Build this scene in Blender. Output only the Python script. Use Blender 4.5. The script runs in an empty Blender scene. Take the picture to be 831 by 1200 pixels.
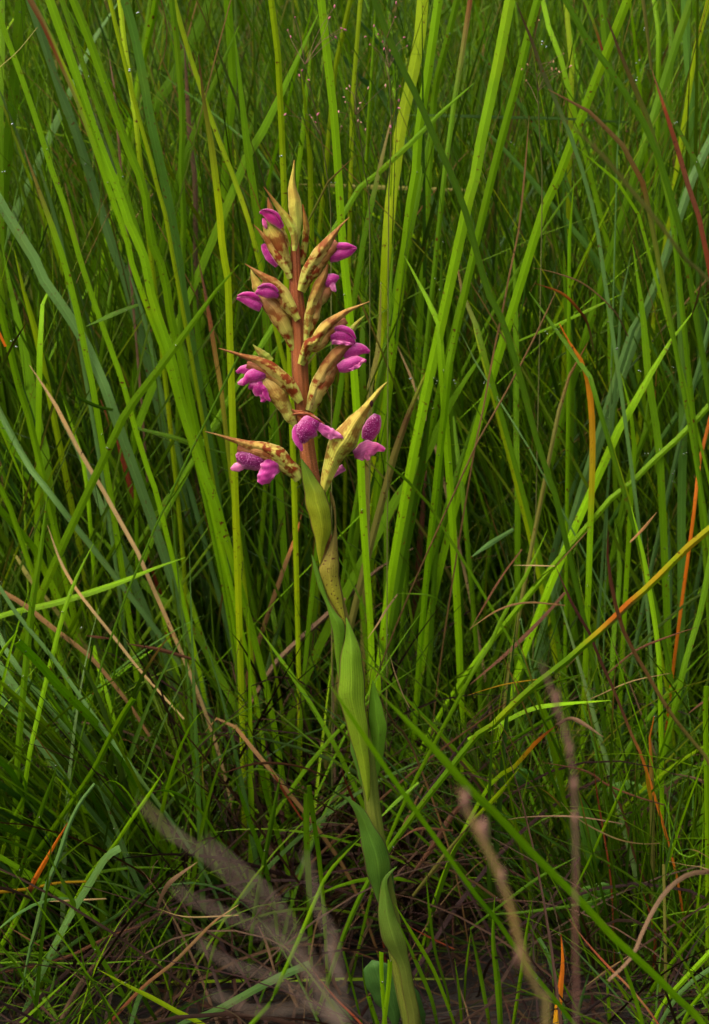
import bpy, math, random
import numpy as np
random.seed(7); rng = np.random.default_rng(11)
S = bpy.context.scene
C = S.collection
# ------------------------------------------------------------------ camera
CAM_Y, CAM_Z, PITCH, F = -1.40, 0.7226, math.radians(15), 2900.0     # F in photo pixels (831 x 1200)
cd = bpy.data.cameras.new('camera'); cam = bpy.data.objects.new('camera', cd); C.objects.link(cam)
cam.location = (0, CAM_Y, CAM_Z); cam.rotation_euler = (math.radians(90) - PITCH, 0, 0)
cd.sensor_fit = 'VERTICAL'; cd.sensor_height = 36; cd.lens = F / 1200 * 36
cd.clip_start = 0.02; cd.clip_end = 2000
cd.dof.use_dof = True; cd.dof.focus_distance = 1.46; cd.dof.aperture_fstop = 16.0
S.camera = cam
# ------------------------------------------------------------------ sky, sun, exposure
SUN_EL, SUN_AZ = math.radians(60), math.radians(235)                 # azimuth clockwise from +Y (north)
w = bpy.data.worlds.new('World'); S.world = w; w.use_nodes = True
nt = w.node_tree; bg = nt.nodes['Background']
sky = nt.nodes.new('ShaderNodeTexSky'); sky.sky_type = 'NISHITA'; sky.sun_disc = False
sky.sun_elevation = SUN_EL; sky.sun_rotation = SUN_AZ; sky.air_density = .7; sky.dust_density = 9.0; sky.ozone_density = 0.0
nt.links.new(sky.outputs[0], bg.inputs[0]); bg.inputs[1].default_value = 0.15
sd = bpy.data.lights.new('sun', 'SUN'); sd.energy = .9; sd.angle = math.radians(70); sd.color = (1, .95, .87)
so = bpy.data.objects.new('sun', sd); C.objects.link(so)
so.rotation_euler = (math.radians(90) - SUN_EL, 0, math.pi - SUN_AZ)
S.view_settings.view_transform = 'Standard'; S.view_settings.look = 'None'
S.view_settings.use_white_balance = True; S.view_settings.white_balance_temperature = 7000
S.view_settings.exposure = 1.08; S.view_settings.gamma = 1
S.render.engine = 'CYCLES'
S.render.resolution_x, S.render.resolution_y = 709, 1024

# ------------------------------------------------------------------ helpers
ct, st = math.cos(PITCH), math.sin(PITCH)
def P(px, py, d):
    """point of the vertical plane y = d seen at photo pixel px, py"""
    a, b = (px - 415.5) / F, (600 - py) / F
    t = (d - CAM_Y) / (ct + b * st)
    return np.array((a * t, d, CAM_Z + t * (-st + b * ct)))
def pxm(p):
    """metres per photo pixel at point p"""
    return ((p[1] - CAM_Y) * ct - (p[2] - CAM_Z) * st) / F
def proj(p):
    z = (p[..., 1] - CAM_Y) * ct - (p[..., 2] - CAM_Z) * st
    yy = (p[..., 1] - CAM_Y) * st + (p[..., 2] - CAM_Z) * ct
    return 415.5 + p[..., 0] / z * F, 600 - yy / z * F
def ground_depth(row):
    a = PITCH + math.atan((row - 600) / F)
    return CAM_Z / math.tan(a) + CAM_Y
TILES = {'T1': (0, 0, 2.968), 'T2': (275, 0, 2.968), 'T3': (551, 0, 2.968), 'T4': (0, 300, 2.968), 'T5': (400, 300, 3.777),
         'T6': (551, 300, 2.968), 'T7': (0, 600, 2.968), 'T8': (200, 600, 2.968), 'T9': (551, 600, 2.968), 'T10': (0, 900, 2.968),
         'T11': (275, 900, 2.968), 'T12': (551, 900, 2.968), 'F': (0, 0, 1),
         'C1': (230, 180, 3.4625), 'C2': (230, 380, 3.4625), 'C3': (310, 560, 4.155), 'C4': (340, 760, 2.7273)}
def pts(s):
    out = []; t = TILES['F']
    for k in s.split():
        if k in TILES: t = TILES[k]
        else:
            v = [float(q) for q in k.split(',')]
            out.append([t[0] + v[0] / t[2], t[1] + v[1] / t[2]] + [q / t[2] for q in v[2:]])
    return np.array(out)
def resample(a, n):
    """catmull-rom through the rows of a, n samples even in length"""
    a = np.asarray(a, float)
    if len(a) == 2: 
        return a[0] + (a[1] - a[0]) * np.linspace(0, 1, n)[:, None]
    e = np.vstack([2 * a[0] - a[1], a, 2 * a[-1] - a[-2]]); out = []
    for i in range(1, len(e) - 2):
        p0, p1, p2, p3 = e[i-1:i+3]
        for t in np.linspace(0, 1, 12, endpoint=False):
            out.append(.5 * (2*p1 + (p2-p0)*t + (2*p0-5*p1+4*p2-p3)*t*t + (3*p1-p0-3*p2+p3)*t**3))
    out.append(a[-1]); out = np.array(out)
    k = min(a.shape[1], 3)
    l = np.r_[0, np.cumsum(np.linalg.norm(np.diff(out[:, :k], axis=0), axis=1))]
    q = np.linspace(0, l[-1], n)
    return np.stack([np.interp(q, l, out[:, j]) for j in range(a.shape[1])], 1)
def mesh(name, V, Fq, mat, col=None, uv=None, smooth=True):
    """V (n,3); Fq (m,4) quads; col (n,4); uv (n,2) per vertex"""
    V = np.asarray(V, np.float32); Fq = np.asarray(Fq, np.int32); m = bpy.data.meshes.new(name)
    k = Fq.shape[1]
    m.vertices.add(len(V)); m.vertices.foreach_set('co', V.ravel())
    m.loops.add(Fq.size); m.loops.foreach_set('vertex_index', Fq.ravel())
    m.polygons.add(len(Fq)); m.polygons.foreach_set('loop_start', np.arange(len(Fq), dtype=np.int32) * k)
    m.polygons.foreach_set('loop_total', np.full(len(Fq), k, np.int32))
    if smooth: m.polygons.foreach_set('use_smooth', np.ones(len(Fq), bool))
    if col is not None:
        a = m.color_attributes.new('tint', 'FLOAT_COLOR', 'POINT'); a.data.foreach_set('color', np.asarray(col, np.float32).ravel())
    if uv is not None:
        u = m.uv_layers.new(name='UVMap'); u.data.foreach_set('uv', np.asarray(uv, np.float32)[Fq.ravel()].ravel())
    m.materials.append(mat); m.update(calc_edges=True); return m
def link(name, me, parent=None, kind=None):
    o = bpy.data.objects.new(name, me); C.objects.link(o)
    if parent is not None: o.parent = parent
    if kind: o['kind'] = kind
    return o
def tag(o, label, cat, group=None):
    o['label'] = label; o['category'] = cat
    if group: o['group'] = group
    return o
def thing(name, label, cat, loc, group=None):
    o = bpy.data.objects.new(name, None); C.objects.link(o); o.location = loc; o.empty_display_size = .02
    return tag(o, label, cat, group)
def grid(nv, nu, wrap=False):
    """quads of nv rows of nu verts"""
    i, j = np.meshgrid(np.arange(nv - 1), np.arange(nu if wrap else nu - 1), indexing='ij')
    j2 = (j + 1) % nu
    return np.stack([i*nu + j, i*nu + j2, (i+1)*nu + j2, (i+1)*nu + j], -1).reshape(-1, 4)

# ------------------------------------------------------------------ materials
def mat(name):
    m = bpy.data.materials.new(name); m.use_nodes = True; n = m.node_tree
    n.nodes.clear(); return m, n
class NB:
    def __init__(s, n): s.n = n
    def new(s, t, **k):
        o = s.n.nodes.new(t)
        for a, b in k.items(): setattr(o, a, b)
        return o
    def put(s, sock, v):
        if hasattr(v, 'is_output') or isinstance(v, bpy.types.NodeSocket): s.n.links.new(v, sock)
        elif v is not None: sock.default_value = v
    def math(s, op, a, b=None, c=None, clamp=False):
        o = s.new('ShaderNodeMath', operation=op, use_clamp=clamp)
        for i, v in enumerate((a, b, c)):
            if v is not None: s.put(o.inputs[i], v)
        return o.outputs[0]
    def noise(s, vec, scale, detail=3, rough=.55):
        o = s.new('ShaderNodeTexNoise'); s.put(o.inputs['Vector'], vec); o.inputs['Scale'].default_value = scale
        o.inputs['Detail'].default_value = detail; o.inputs['Roughness'].default_value = rough; return o.outputs[0]
    def ramp(s, v, lo, hi):
        o = s.new('ShaderNodeMapRange', interpolation_type='SMOOTHSTEP'); s.put(o.inputs[0], v)
        o.inputs[1].default_value = lo; o.inputs[2].default_value = hi; return o.outputs[0]
    def mix(s, f, a, b, bt='MIX'):
        o = s.new('ShaderNodeMix', data_type='RGBA', blend_type=bt); s.put(o.inputs[0], f)
        s.put(o.inputs[6], a if not isinstance(a, tuple) else (*a, 1)); s.put(o.inputs[7], b if not isinstance(b, tuple) else (*b, 1))
        return o.outputs[2]
def leafy(name, veins=9, vein_amt=.22, trans=.34, rough=.45, spot_col=(.09, .020, .005), spot_scale=360, spot_lo=.62,
          var=.35, bump=.35, coat=0.0, spec=.16, tcol=(1.25, 1.25, .55), grain=900, grain_amt=.12, mask=(30, .40, .62), soft=.07, sdet=2):
    """plant surface: colour from the 'tint' attribute (alpha = how spotted), lengthwise veins, mottling, rust specks, light coming through"""
    m, n = mat(name); b = NB(n)
    geo = b.new('ShaderNodeNewGeometry').outputs['Position']
    at = b.new('ShaderNodeAttribute', attribute_name='tint')
    uv = b.new('ShaderNodeSeparateXYZ'); b.put(uv.inputs[0], b.new('ShaderNodeTexCoord').outputs['UV'])
    u = uv.outputs[0]
    sv = b.math('SINE', b.math('MULTIPLY', u, 6.2832 * veins))
    sv2 = b.math('SINE', b.math('MULTIPLY', u, 6.2832 * (veins * 2.7)))
    vv = b.math('ADD', b.math('MULTIPLY', sv, .65), b.math('MULTIPLY', sv2, .35))
    mid = b.math('SUBTRACT', 1, b.ramp(b.math('ABSOLUTE', b.math('SUBTRACT', u, .5)), .0, .07))
    val = b.math('ADD', 1, b.math('MULTIPLY', vv, vein_amt))
    val = b.math('ADD', val, b.math('MULTIPLY', mid, .25))
    n1 = b.noise(geo, 38, 4); n2 = b.noise(geo, grain, 2)
    val = b.math('MULTIPLY', val, b.math('ADD', 1 - var / 2, b.math('MULTIPLY', n1, var)))
    val = b.math('MULTIPLY', val, b.math('ADD', 1 - grain_amt / 2, b.math('MULTIPLY', n2, grain_amt)))
    base = b.mix(1.0, at.outputs['Color'], val, 'MULTIPLY')
    # yellowish drift along the length
    base = b.mix(b.math('MULTIPLY', b.ramp(b.noise(geo, 22, 3), .52, .72), .35), base, b.mix(1.0, base, (1.6, 1.15, .8), 'MULTIPLY'))
    sp = b.math('MULTIPLY', b.ramp(b.noise(geo, spot_scale, sdet, .6), spot_lo, spot_lo + soft), b.ramp(b.noise(geo, mask[0], 2), mask[1], mask[2]))
    sp = b.math('MULTIPLY', sp, at.outputs['Alpha'], clamp=True)
    base = b.mix(sp, base, spot_col)
    bp = b.new('ShaderNodeBump'); bp.inputs['Strength'].default_value = bump; bp.inputs['Distance'].default_value = .0004
    b.put(bp.inputs['Height'], b.math('ADD', vv, b.math('MULTIPLY', n2, .8)))
    pr = b.new('ShaderNodeBsdfPrincipled'); b.put(pr.inputs['Base Color'], base)
    b.put(pr.inputs['Roughness'], b.math('ADD', rough - .1, b.math('MULTIPLY', n1, .2)))
    pr.inputs['Specular IOR Level'].default_value = spec; pr.inputs['Coat Weight'].default_value = coat
    pr.inputs['Coat Roughness'].default_value = .25; b.put(pr.inputs['Normal'], bp.outputs[0])
    tr = b.new('ShaderNodeBsdfTranslucent'); b.put(tr.inputs[0], b.mix(1.0, base, tcol, 'MULTIPLY'))
    mx = b.new('ShaderNodeMixShader'); mx.inputs[0].default_value = trans
    n.links.new(pr.outputs[0], mx.inputs[1]); n.links.new(tr.outputs[0], mx.inputs[2])
    out = b.new('ShaderNodeOutputMaterial'); n.links.new(mx.outputs[0], out.inputs[0]); return m
M_BLADE = leafy('grass_leaf')
M_FIELD = leafy('grass_field', spot_lo=.66, veins=5, vein_amt=.15, bump=.08, spec=.10, rough=.55)
M_DEAD = leafy('dead_leaf', veins=7, vein_amt=.3, trans=.12, rough=.65, spot_col=(.03, .012, .006), var=.9, spec=.2, tcol=(1.1, 1, .8))
M_BRACT = leafy('bract', veins=9, vein_amt=.16, trans=.2, rough=.42, spot_col=(.19, .034, .009), spot_scale=190, spot_lo=.42, soft=.13, sdet=5, var=.5, grain=1500, grain_amt=.35, mask=(90, .36, .47))
M_PETAL = leafy('petal', veins=7, vein_amt=.09, trans=.3, rough=.38, spot_col=(.8, .35, .7), spot_scale=1900, spot_lo=.56, var=.25, bump=.2, mask=(90, .3, .5),
                tcol=(1.2, .6, 1.1), grain=2200, grain_amt=.25, spec=.3)
M_STEM = leafy('scurfy_stem', veins=4, vein_amt=.06, trans=.02, rough=.6, spot_col=(.50, .18, .12), spot_scale=1500, spot_lo=.58, var=.5, grain=1800, grain_amt=.7, bump=.9)
M_SHEATH = leafy('sheath_leaf', veins=11, vein_amt=.07, mask=(60, .3, .5), trans=.2, rough=.42, spot_col=(.07, .018, .012), spot_scale=650, spot_lo=.60, var=.5, coat=.05, grain_amt=.25)
def soil():
    m, n = mat('soil'); b = NB(n); g = b.new('ShaderNodeNewGeometry').outputs['Position']
    c = b.mix(b.noise(g, 60, 6, .7), (.003, .0025, .0015), (.014, .009, .005))
    c = b.mix(b.ramp(b.noise(g, 9, 3), .5, .7), c, (.010, .013, .005))
    pr = b.new('ShaderNodeBsdfPrincipled'); b.put(pr.inputs['Base Color'], c); pr.inputs['Roughness'].default_value = .9
    bp = b.new('ShaderNodeBump'); bp.inputs['Strength'].default_value = 1; bp.inputs['Distance'].default_value = .006
    b.put(bp.inputs['Height'], b.noise(g, 130, 6, .7)); b.put(pr.inputs['Normal'], bp.outputs[0])
    out = b.new('ShaderNodeOutputMaterial'); n.links.new(pr.outputs[0], out.inputs[0]); return m
M_SOIL = soil()
m, n = mat('dew'); b = NB(n); pr = b.new('ShaderNodeBsdfPrincipled'); pr.inputs['Roughness'].default_value = .02
pr.inputs['Transmission Weight'].default_value = 1; pr.inputs['IOR'].default_value = 1.33
out = b.new('ShaderNodeOutputMaterial'); n.links.new(pr.outputs[0], out.inputs[0]); M_DEW = m

# ------------------------------------------------------------------ ground: one sheet to the horizon
r = np.r_[np.linspace(0, 2.4, 60), np.geomspace(2.6, 900, 24)]; th = np.linspace(0, 2 * math.pi, 96, endpoint=False)
R, TH = np.meshgrid(r, th, indexing='ij')
gx, gy = R * np.cos(TH), R * np.sin(TH) + .4
gz = (.009 * np.sin(gx * 23 + 1) * np.cos(gy * 19) + .004 * np.sin(gx * 61) * np.sin(gy * 57 + 2)) * np.clip(3 - R, 0, 1) - .004
link('ground', mesh('ground', np.stack([gx, gy, gz], -1).reshape(-1, 3), grid(len(r), 96, True), M_SOIL), kind='structure')

# ------------------------------------------------------------------ colour palette (real leaf colours)
COL = dict(G=(.150, .330, .004), Y=(.220, .340, .005), D=(.052, .135, .003), M=(.092, .220, .004), B=(.062, .165, .018), K=(.085, .190, .045),
           O=(.46, .13, .010), A=(.44, .27, .012), R=(.16, .032, .010), S=(.34, .24, .10), T=(.16, .090, .030), N=(.090, .036, .015),
           P=(.14, .085, .045), V=(.17, .17, .035), E=(.05, .012, .010))
WORD = dict(G='bright green', Y='yellow green', D='dark green', M='mid green', B='bluish green', K='grey green', O='orange', A='amber yellow',
            R='rusty red', S='straw coloured', T='tan', N='dead brown', P='dull pinkish brown', V='olive', E='blackish')

# ------------------------------------------------------------------ field of grass (nobody could count it); layers in view are tinted darker in place of shade
def field(name, X, Y, az, phi, bend, L, W, col, m, seg=10, kink=None, twist=None, base=None, keep=None, kind='stuff', zmin=.004, alpha=.5, tipc=None):
    n_ = len(X); s = np.linspace(0, 1, seg + 1)
    ph = phi[:, None] + bend[:, None] * s[None, :] ** 1.6
    if kink is not None: ph = ph + np.where(s[None, :] > kink[0][:, None], kink[1][:, None], 0)
    ds = L[:, None] / seg
    az2 = az[:, None] + rng.normal(0, .25, n_)[:, None] * s[None, :]
    dx, dy, dz = np.sin(ph) * np.cos(az2), np.sin(ph) * np.sin(az2), np.cos(ph)
    D = np.stack([dx, dy, dz], -1)
    Pn = np.concatenate([np.zeros((n_, 1, 3)), np.cumsum(D[:, :-1] * ds[..., None], 1)], 1)
    Pn[..., 0] += X[:, None]; Pn[..., 1] += Y[:, None]
    Pn[..., 2] = np.maximum(Pn[..., 2], zmin + rng.uniform(0, .006, n_)[:, None])
    side = np.stack([-np.sin(az2), np.cos(az2), np.zeros_like(az2)], -1)
    nor = np.cross(D, side)
    if twist is None: twist = rng.uniform(-1.5, 1.5, n_)
    tw = twist[:, None] * (.3 + s[None, :]); 
    sd_ = side * np.cos(tw)[..., None] + nor * np.sin(tw)[..., None]
    nn = nor * np.cos(tw)[..., None] - side * np.sin(tw)[..., None]
    prof = np.minimum(1, .55 + 2.5 * s) * np.clip(1 - s ** 2.6, 0.02, 1)
    hw = (W[:, None] / 2 * prof)[..., None]
    V = np.stack([Pn - sd_ * hw, Pn + nn * hw * .35, Pn + sd_ * hw], 2)          # n, seg+1, 3, 3
    c = np.broadcast_to(col[:, None, None, :], (n_, seg + 1, 3, 3)).copy()
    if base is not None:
        k = np.clip(1 - s / .22, 0, 1)[None, :, None, None] * .85; c = c * (1 - k) + np.array(base) * .4 * k  # brownish foot, darkened further in place of shade low in the grass
    if tipc is not None:
        k = (np.clip((s[None, :] - tipc[:, None]) / .08, 0, 1))[..., None, None]; c = c * (1 - k) + np.array(COL['T']) * k
    u = np.broadcast_to(np.array([0, .5, 1.])[None, None, :], c.shape[:3]); v = np.broadcast_to(s[None, :, None], c.shape[:3])
    ok = np.ones(n_, bool) if keep is None else keep(Pn)
    V, c, u, v = V[ok], c[ok], u[ok], v[ok]; n_ = len(V)
    g = grid(seg + 1, 3); Q = (g[None] + (np.arange(n_) * (seg + 1) * 3)[:, None, None]).reshape(-1, 4)
    col4 = np.concatenate([c, np.full((*c.shape[:3], 1), alpha)], -1).reshape(-1, 4)
    o = link(name, mesh(name, V.reshape(-1, 3), Q, m, col4, np.stack([u, v], -1).reshape(-1, 2)), kind=kind)
    return o
def pick(keys, n_, p=None, var=.25):
    a = np.array([COL[k] for k in keys]); i = rng.choice(len(keys), n_, p=p)
    return a[i] * (1 + rng.uniform(-var, var, n_))[:, None] * (1 + rng.uniform(-.12, .12, (n_, 3)))
ORX = np.array([[345, 170], [345, 330], [353, 440], [364, 550], [395, 690], [425, 850], [440, 950], [465, 1100], [492, 1260]])
def clear_orchid(front, pad=60, gap=0):
    def f(Pn):
        x, y = proj(Pn); ox = np.interp(y, ORX[:, 1], ORX[:, 0])
        bad = (Pn[..., 1] < front) & (np.abs(x - ox) < pad) & (y < 1190)
        if gap: return ~((np.abs(Pn[..., 0]) < np.where(Pn[..., 1] > -.75, .265, .34)) & (Pn[..., 1] > -1.9) & (Pn[..., 1] < .3)).any(1)   # keep the clearing clear
        if front > .1: bad |= (Pn[..., 1] < .235) & (y < 720)
        near = Pn[..., 1] < -.28                                     # nothing of the field in front of the lens
        return ~(bad.any(1) | near.any(1))
    return f
def ell(n_, cx, cy, rx, ry):
    a = rng.uniform(0, 2*math.pi, n_); q = np.sqrt(rng.uniform(0, 1, n_)); return cx + rx*q*np.cos(a), cy + ry*q*np.sin(a), a, q
# tussocks: cx, cy, rx, ry, count, height, leaning (x, y), fan, width
TUS = [(-.085, .40, .07, .07, 400, .62, -.20, -.05, .36, .0052), (-.17, .30, .07, .08, 300, .50, -.36, -.06, .42, .0052),
       (-.25, .44, .08, .10, 300, .66, -.15, -.04, .35, .0048), (.00, .52, .07, .08, 200, .62, -.05, -.05, .28, .0042),
       (.105, .47, .06, .07, 250, .64, .06, -.04, .34, .0040), (.19, .36, .06, .08, 240, .56, -.03, -.03, .40, .0034),
       (.25, .52, .08, .10, 300, .66, -.05, -.04, .36, .0042), (.33, .33, .07, .1, 240, .56, -.16, -.02, .38, .0034),
       (-.34, .24, .07, .1, 230, .50, .10, -.02, .40, .0040), (-.13, .20, .05, .05, 170, .34, -.55, -.02, .45, .0050), (-.24, .20, .06, .04, 90, .34, -.35, -.0, .5, .0050), (.02, .30, .06, .04, 90, .30, .1, -.03, .5, .0036),
       (.10, .25, .05, .05, 120, .30, .15, .0, .55, .0030), (.20, .14, .07, .06, 150, .26, -.05, -.05, .6, .0028), (-.04, .33, .06, .04, 110, .30, -.1, -.03, .5, .0036)]
X, Y, AZ, PH, LL, WW = [], [], [], [], [], []
for cx, cy, rx, ry, k, h, lx, ly, fan, wd in TUS:
    k = int(k * 2.5); wd *= .82; x, y, a, q = ell(k, cx, cy, rx, ry)
    vx = q * fan * np.cos(a) + rng.normal(0, .12, k) + lx; vy = q * fan * np.sin(a) + rng.normal(0, .12, k) + ly
    X.append(x); Y.append(y); AZ.append(np.arctan2(vy, vx)); PH.append(np.hypot(vx, vy)); LL.append(h * rng.uniform(.45, 1.2, k)); WW.append(wd * rng.uniform(.35, 1.35, k))
X, Y, AZ, PH, LL, WW = map(np.concatenate, (X, Y, AZ, PH, LL, WW)); n_ = len(X)
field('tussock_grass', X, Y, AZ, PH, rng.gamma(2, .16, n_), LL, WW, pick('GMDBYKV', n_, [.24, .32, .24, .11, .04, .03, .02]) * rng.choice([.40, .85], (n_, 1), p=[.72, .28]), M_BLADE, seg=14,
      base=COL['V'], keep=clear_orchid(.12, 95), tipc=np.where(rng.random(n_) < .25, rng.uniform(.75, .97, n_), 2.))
# the meadow behind
n_ = 12000
Y = .55 + 3.6 * rng.beta(1.0, 2.0, n_); X = rng.uniform(-1, 1, n_) * (.45 + .42 * Y)
vx = rng.normal(-.03, .24, n_); vy = rng.normal(-.05, .2, n_)
kk = (np.where(rng.random(n_) < .12, rng.uniform(.4, .8, n_), 2.), rng.uniform(.6, 1.7, n_))
field('meadow_grass', X, Y, np.arctan2(vy, vx), np.hypot(vx, vy), rng.gamma(2, .17, n_), rng.uniform(.45, .80, n_) * (1 + .28 * (Y - .5)), rng.uniform(.0012, .0046, n_) * (1 + .2 * Y),
      pick('GMDBYKT', n_, [.24, .30, .22, .13, .06, .02, .03]) * .47, M_FIELD, seg=9, kink=kk, base=COL['V'], keep=clear_orchid(.12, 95))  # palette scaled down to stand in for shade among the far blades
# thin wiry grass, everywhere, in all directions
n_ = 1900
Y = rng.uniform(.10, 1.0, n_); X = rng.uniform(-1, 1, n_) * (.32 + .3 * Y)
hole = (np.abs(X - .03) < .085) & (Y < .30)
ok = ~hole | (rng.random(n_) < .12); X, Y = X[ok], Y[ok]; n_ = len(X)
vx = rng.normal(0, .5, n_); vy = rng.normal(0, .35, n_)
field('wiry_grass', X, Y, np.arctan2(vy, vx), np.hypot(vx, vy), rng.gamma(2, .35, n_), rng.uniform(.10, .36, n_), rng.uniform(.0007, .0021, n_),
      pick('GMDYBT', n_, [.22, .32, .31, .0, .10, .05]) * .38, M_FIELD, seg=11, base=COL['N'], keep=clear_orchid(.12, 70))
# long thin blades that lean across the others
n_ = 1300
Y = rng.uniform(.24, 1.3, n_); X = rng.uniform(-1, 1, n_) * (.34 + .4 * Y); sgn = np.where(rng.random(n_) < .55, -1, 1)
vx = sgn * rng.uniform(.15, .95, n_); vy = rng.normal(0, .15, n_)
field('leaning_grass', X, Y, np.arctan2(vy, vx), np.abs(vx) * .9, rng.gamma(2, .28, n_), rng.uniform(.35, .85, n_), rng.uniform(.0009, .0028, n_),
      pick('GMDYKVT', n_, [.25, .28, .13, .08, .14, .07, .05]) * rng.choice([.42, .9], (n_, 1), p=[.75, .25]), M_BLADE, seg=14, base=COL['N'], keep=clear_orchid(.12, 80), tipc=np.where(rng.random(n_) < .3, rng.uniform(.6, .97, n_), 2.))
# low arching leaves of medium width about the foot of the tussocks
n_ = 700
Y = rng.uniform(.02, .42, n_); X = np.where(rng.random(n_) < .6, rng.uniform(-.34, -.03, n_), rng.uniform(.06, .36, n_)); ok = Y > .06 + .4 * np.maximum(0, .12 - np.abs(X)); X, Y = X[ok], Y[ok]; n_ = len(X)
vx = rng.normal(-.35, .5, n_); vy = rng.normal(0, .3, n_)
field('arching_grass', X, Y, np.arctan2(vy, vx), np.hypot(vx, vy), rng.gamma(2, .45, n_), rng.uniform(.12, .34, n_), rng.uniform(.0022, .0048, n_),
      pick('GMDBK', n_, [.25, .3, .2, .13, .12]) * rng.choice([.45, .85], (n_, 1), p=[.6, .4]), M_BLADE, seg=12, base=COL['V'], keep=clear_orchid(.06, 75))
# short fine grass in front and to the sides
n_ = 620
Y = rng.uniform(-.12, .16, n_); X = rng.uniform(-.34, .36, n_)
ok = (np.abs(X - .02) > .13) | (rng.random(n_) < .10); X, Y = X[ok], Y[ok]; n_ = len(X)
vx = rng.normal(0, .6, n_); vy = rng.normal(0, .3, n_)
field('short_grass', X, Y, np.arctan2(vy, vx), np.hypot(vx, vy), rng.gamma(2, .3, n_), rng.uniform(.05, .22, n_), rng.uniform(.0010, .0032, n_),
      pick('GMDB', n_, [.25, .35, .30, .10]) * .5, M_FIELD, seg=9, base=COL['N'], keep=clear_orchid(.04, 75))
# low turf where the photographer stands and all round, below the picture
n_ = 5000
Y = rng.uniform(-2.6, -.12, n_); X = rng.uniform(-2.2, 2.2, n_); vx = rng.normal(0, .5, n_); vy = rng.normal(0, .5, n_)
field('trodden_grass', X, Y, np.arctan2(vy, vx), np.hypot(vx, vy), rng.gamma(2, .4, n_), rng.uniform(.03, .12, n_), rng.uniform(.002, .004, n_),
      pick('GMDT', n_, [.35, .3, .25, .1]), M_FIELD, seg=5, base=COL['N'])
# unseen meadow to both sides and behind the photographer's clearing, added to shade the low parts
n_ = 7500
Y = rng.uniform(-3.2, .5, n_); X = rng.uniform(-2.4, 2.4, n_)
ok = (np.abs(X) > np.where(Y > -.8, .35, .46) + .1 * rng.random(n_)) | (Y < -2.0); X, Y = X[ok], Y[ok]; n_ = len(X)
vx = rng.normal(0, .2, n_); vy = rng.normal(0, .2, n_)
field('meadow_grass', X, Y, np.arctan2(vy, vx), np.hypot(vx, vy), rng.gamma(2, .18, n_), rng.uniform(.4, .85, n_) * np.where(Y < -1.9, .6, 1), rng.uniform(.003, .008, n_),
      pick('GMDBY', n_, [.27, .3, .2, .13, .10]), M_FIELD, seg=6, base=COL['V'], keep=clear_orchid(-9, 95, 1))
# knee high grass between the lens and the orchid, all of it below the picture, added to shade the ground and lower stems
n_ = 2600
Y = rng.uniform(-.95, -.08, n_); X = rng.uniform(-.42, .42, n_); vx = rng.normal(0, .35, n_); vy = rng.normal(0, .3, n_)
field('low_grass', X, Y, np.arctan2(vy, vx), np.hypot(vx, vy), rng.gamma(2, .3, n_), rng.uniform(.05, .34, n_), rng.uniform(.0015, .004, n_),
      pick('GMDB', n_, [.3, .3, .25, .15]) * .75, M_FIELD, seg=7, base=COL['N'], keep=lambda Pn: (proj(Pn)[1] > 1235).all(1))
# dead thatch
def thatch(name, n_, X, Y, L0, L1, W0, W1, keys, p, ph0=.5, ph1=1.6):
    az = rng.uniform(0, 2 * math.pi, n_)
    field(name, X, Y, az, rng.uniform(ph0, ph1, n_), rng.gamma(2, .6, n_), rng.uniform(L0, L1, n_), rng.uniform(W0, W1, n_),
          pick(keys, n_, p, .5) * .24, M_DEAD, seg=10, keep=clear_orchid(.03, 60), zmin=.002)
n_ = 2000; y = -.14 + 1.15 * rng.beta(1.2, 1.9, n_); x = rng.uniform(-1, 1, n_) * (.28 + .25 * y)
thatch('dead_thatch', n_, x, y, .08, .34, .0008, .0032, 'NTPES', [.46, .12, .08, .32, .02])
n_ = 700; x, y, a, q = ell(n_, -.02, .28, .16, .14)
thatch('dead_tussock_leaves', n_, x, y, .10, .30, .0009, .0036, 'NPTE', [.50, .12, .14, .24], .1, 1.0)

# ------------------------------------------------------------------ single grass blades one can follow in the photograph
NB_ALL = []
DEWPTS = []
def ribbon(c3, hw, sidev, norv, col, fold=.3, thick=.00022):
    """closed thin blade: 3 verts on the face, 3 on the back"""
    nrm = norv * thick; l_, r_, m_ = c3 - sidev * hw[:, None], c3 + sidev * hw[:, None], c3 + norv * (hw * fold)[:, None]
    e_ = .55; l2, r2 = (c3 - sidev * (hw * e_)[:, None] + norv * (hw * fold * .55)[:, None]), (c3 + sidev * (hw * e_)[:, None] + norv * (hw * fold * .55)[:, None])
    ring = [l_, l2, m_, m_, r2, r_, r_, r2 - nrm, m_ - nrm, l2 - nrm, l_]
    V = np.stack(ring, 1); nv = len(c3); k = len(ring)
    u = np.tile([0, .23, .5, .5, .77, 1, 1, .77, .5, .23, 0], (nv, 1)); v = np.tile(np.linspace(0, 1, nv)[:, None], (1, k))
    Q = grid(nv, k).reshape(nv - 1, k - 1, 4); Q = Q[:, [0, 1, 3, 4, 6, 7, 8, 9]].reshape(-1, 4)
    c = np.repeat(col[:, None, :], k, 1).reshape(-1, 4)
    return V.reshape(-1, 3), Q, c, np.stack([u, v], -1).reshape(-1, 2)
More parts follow.
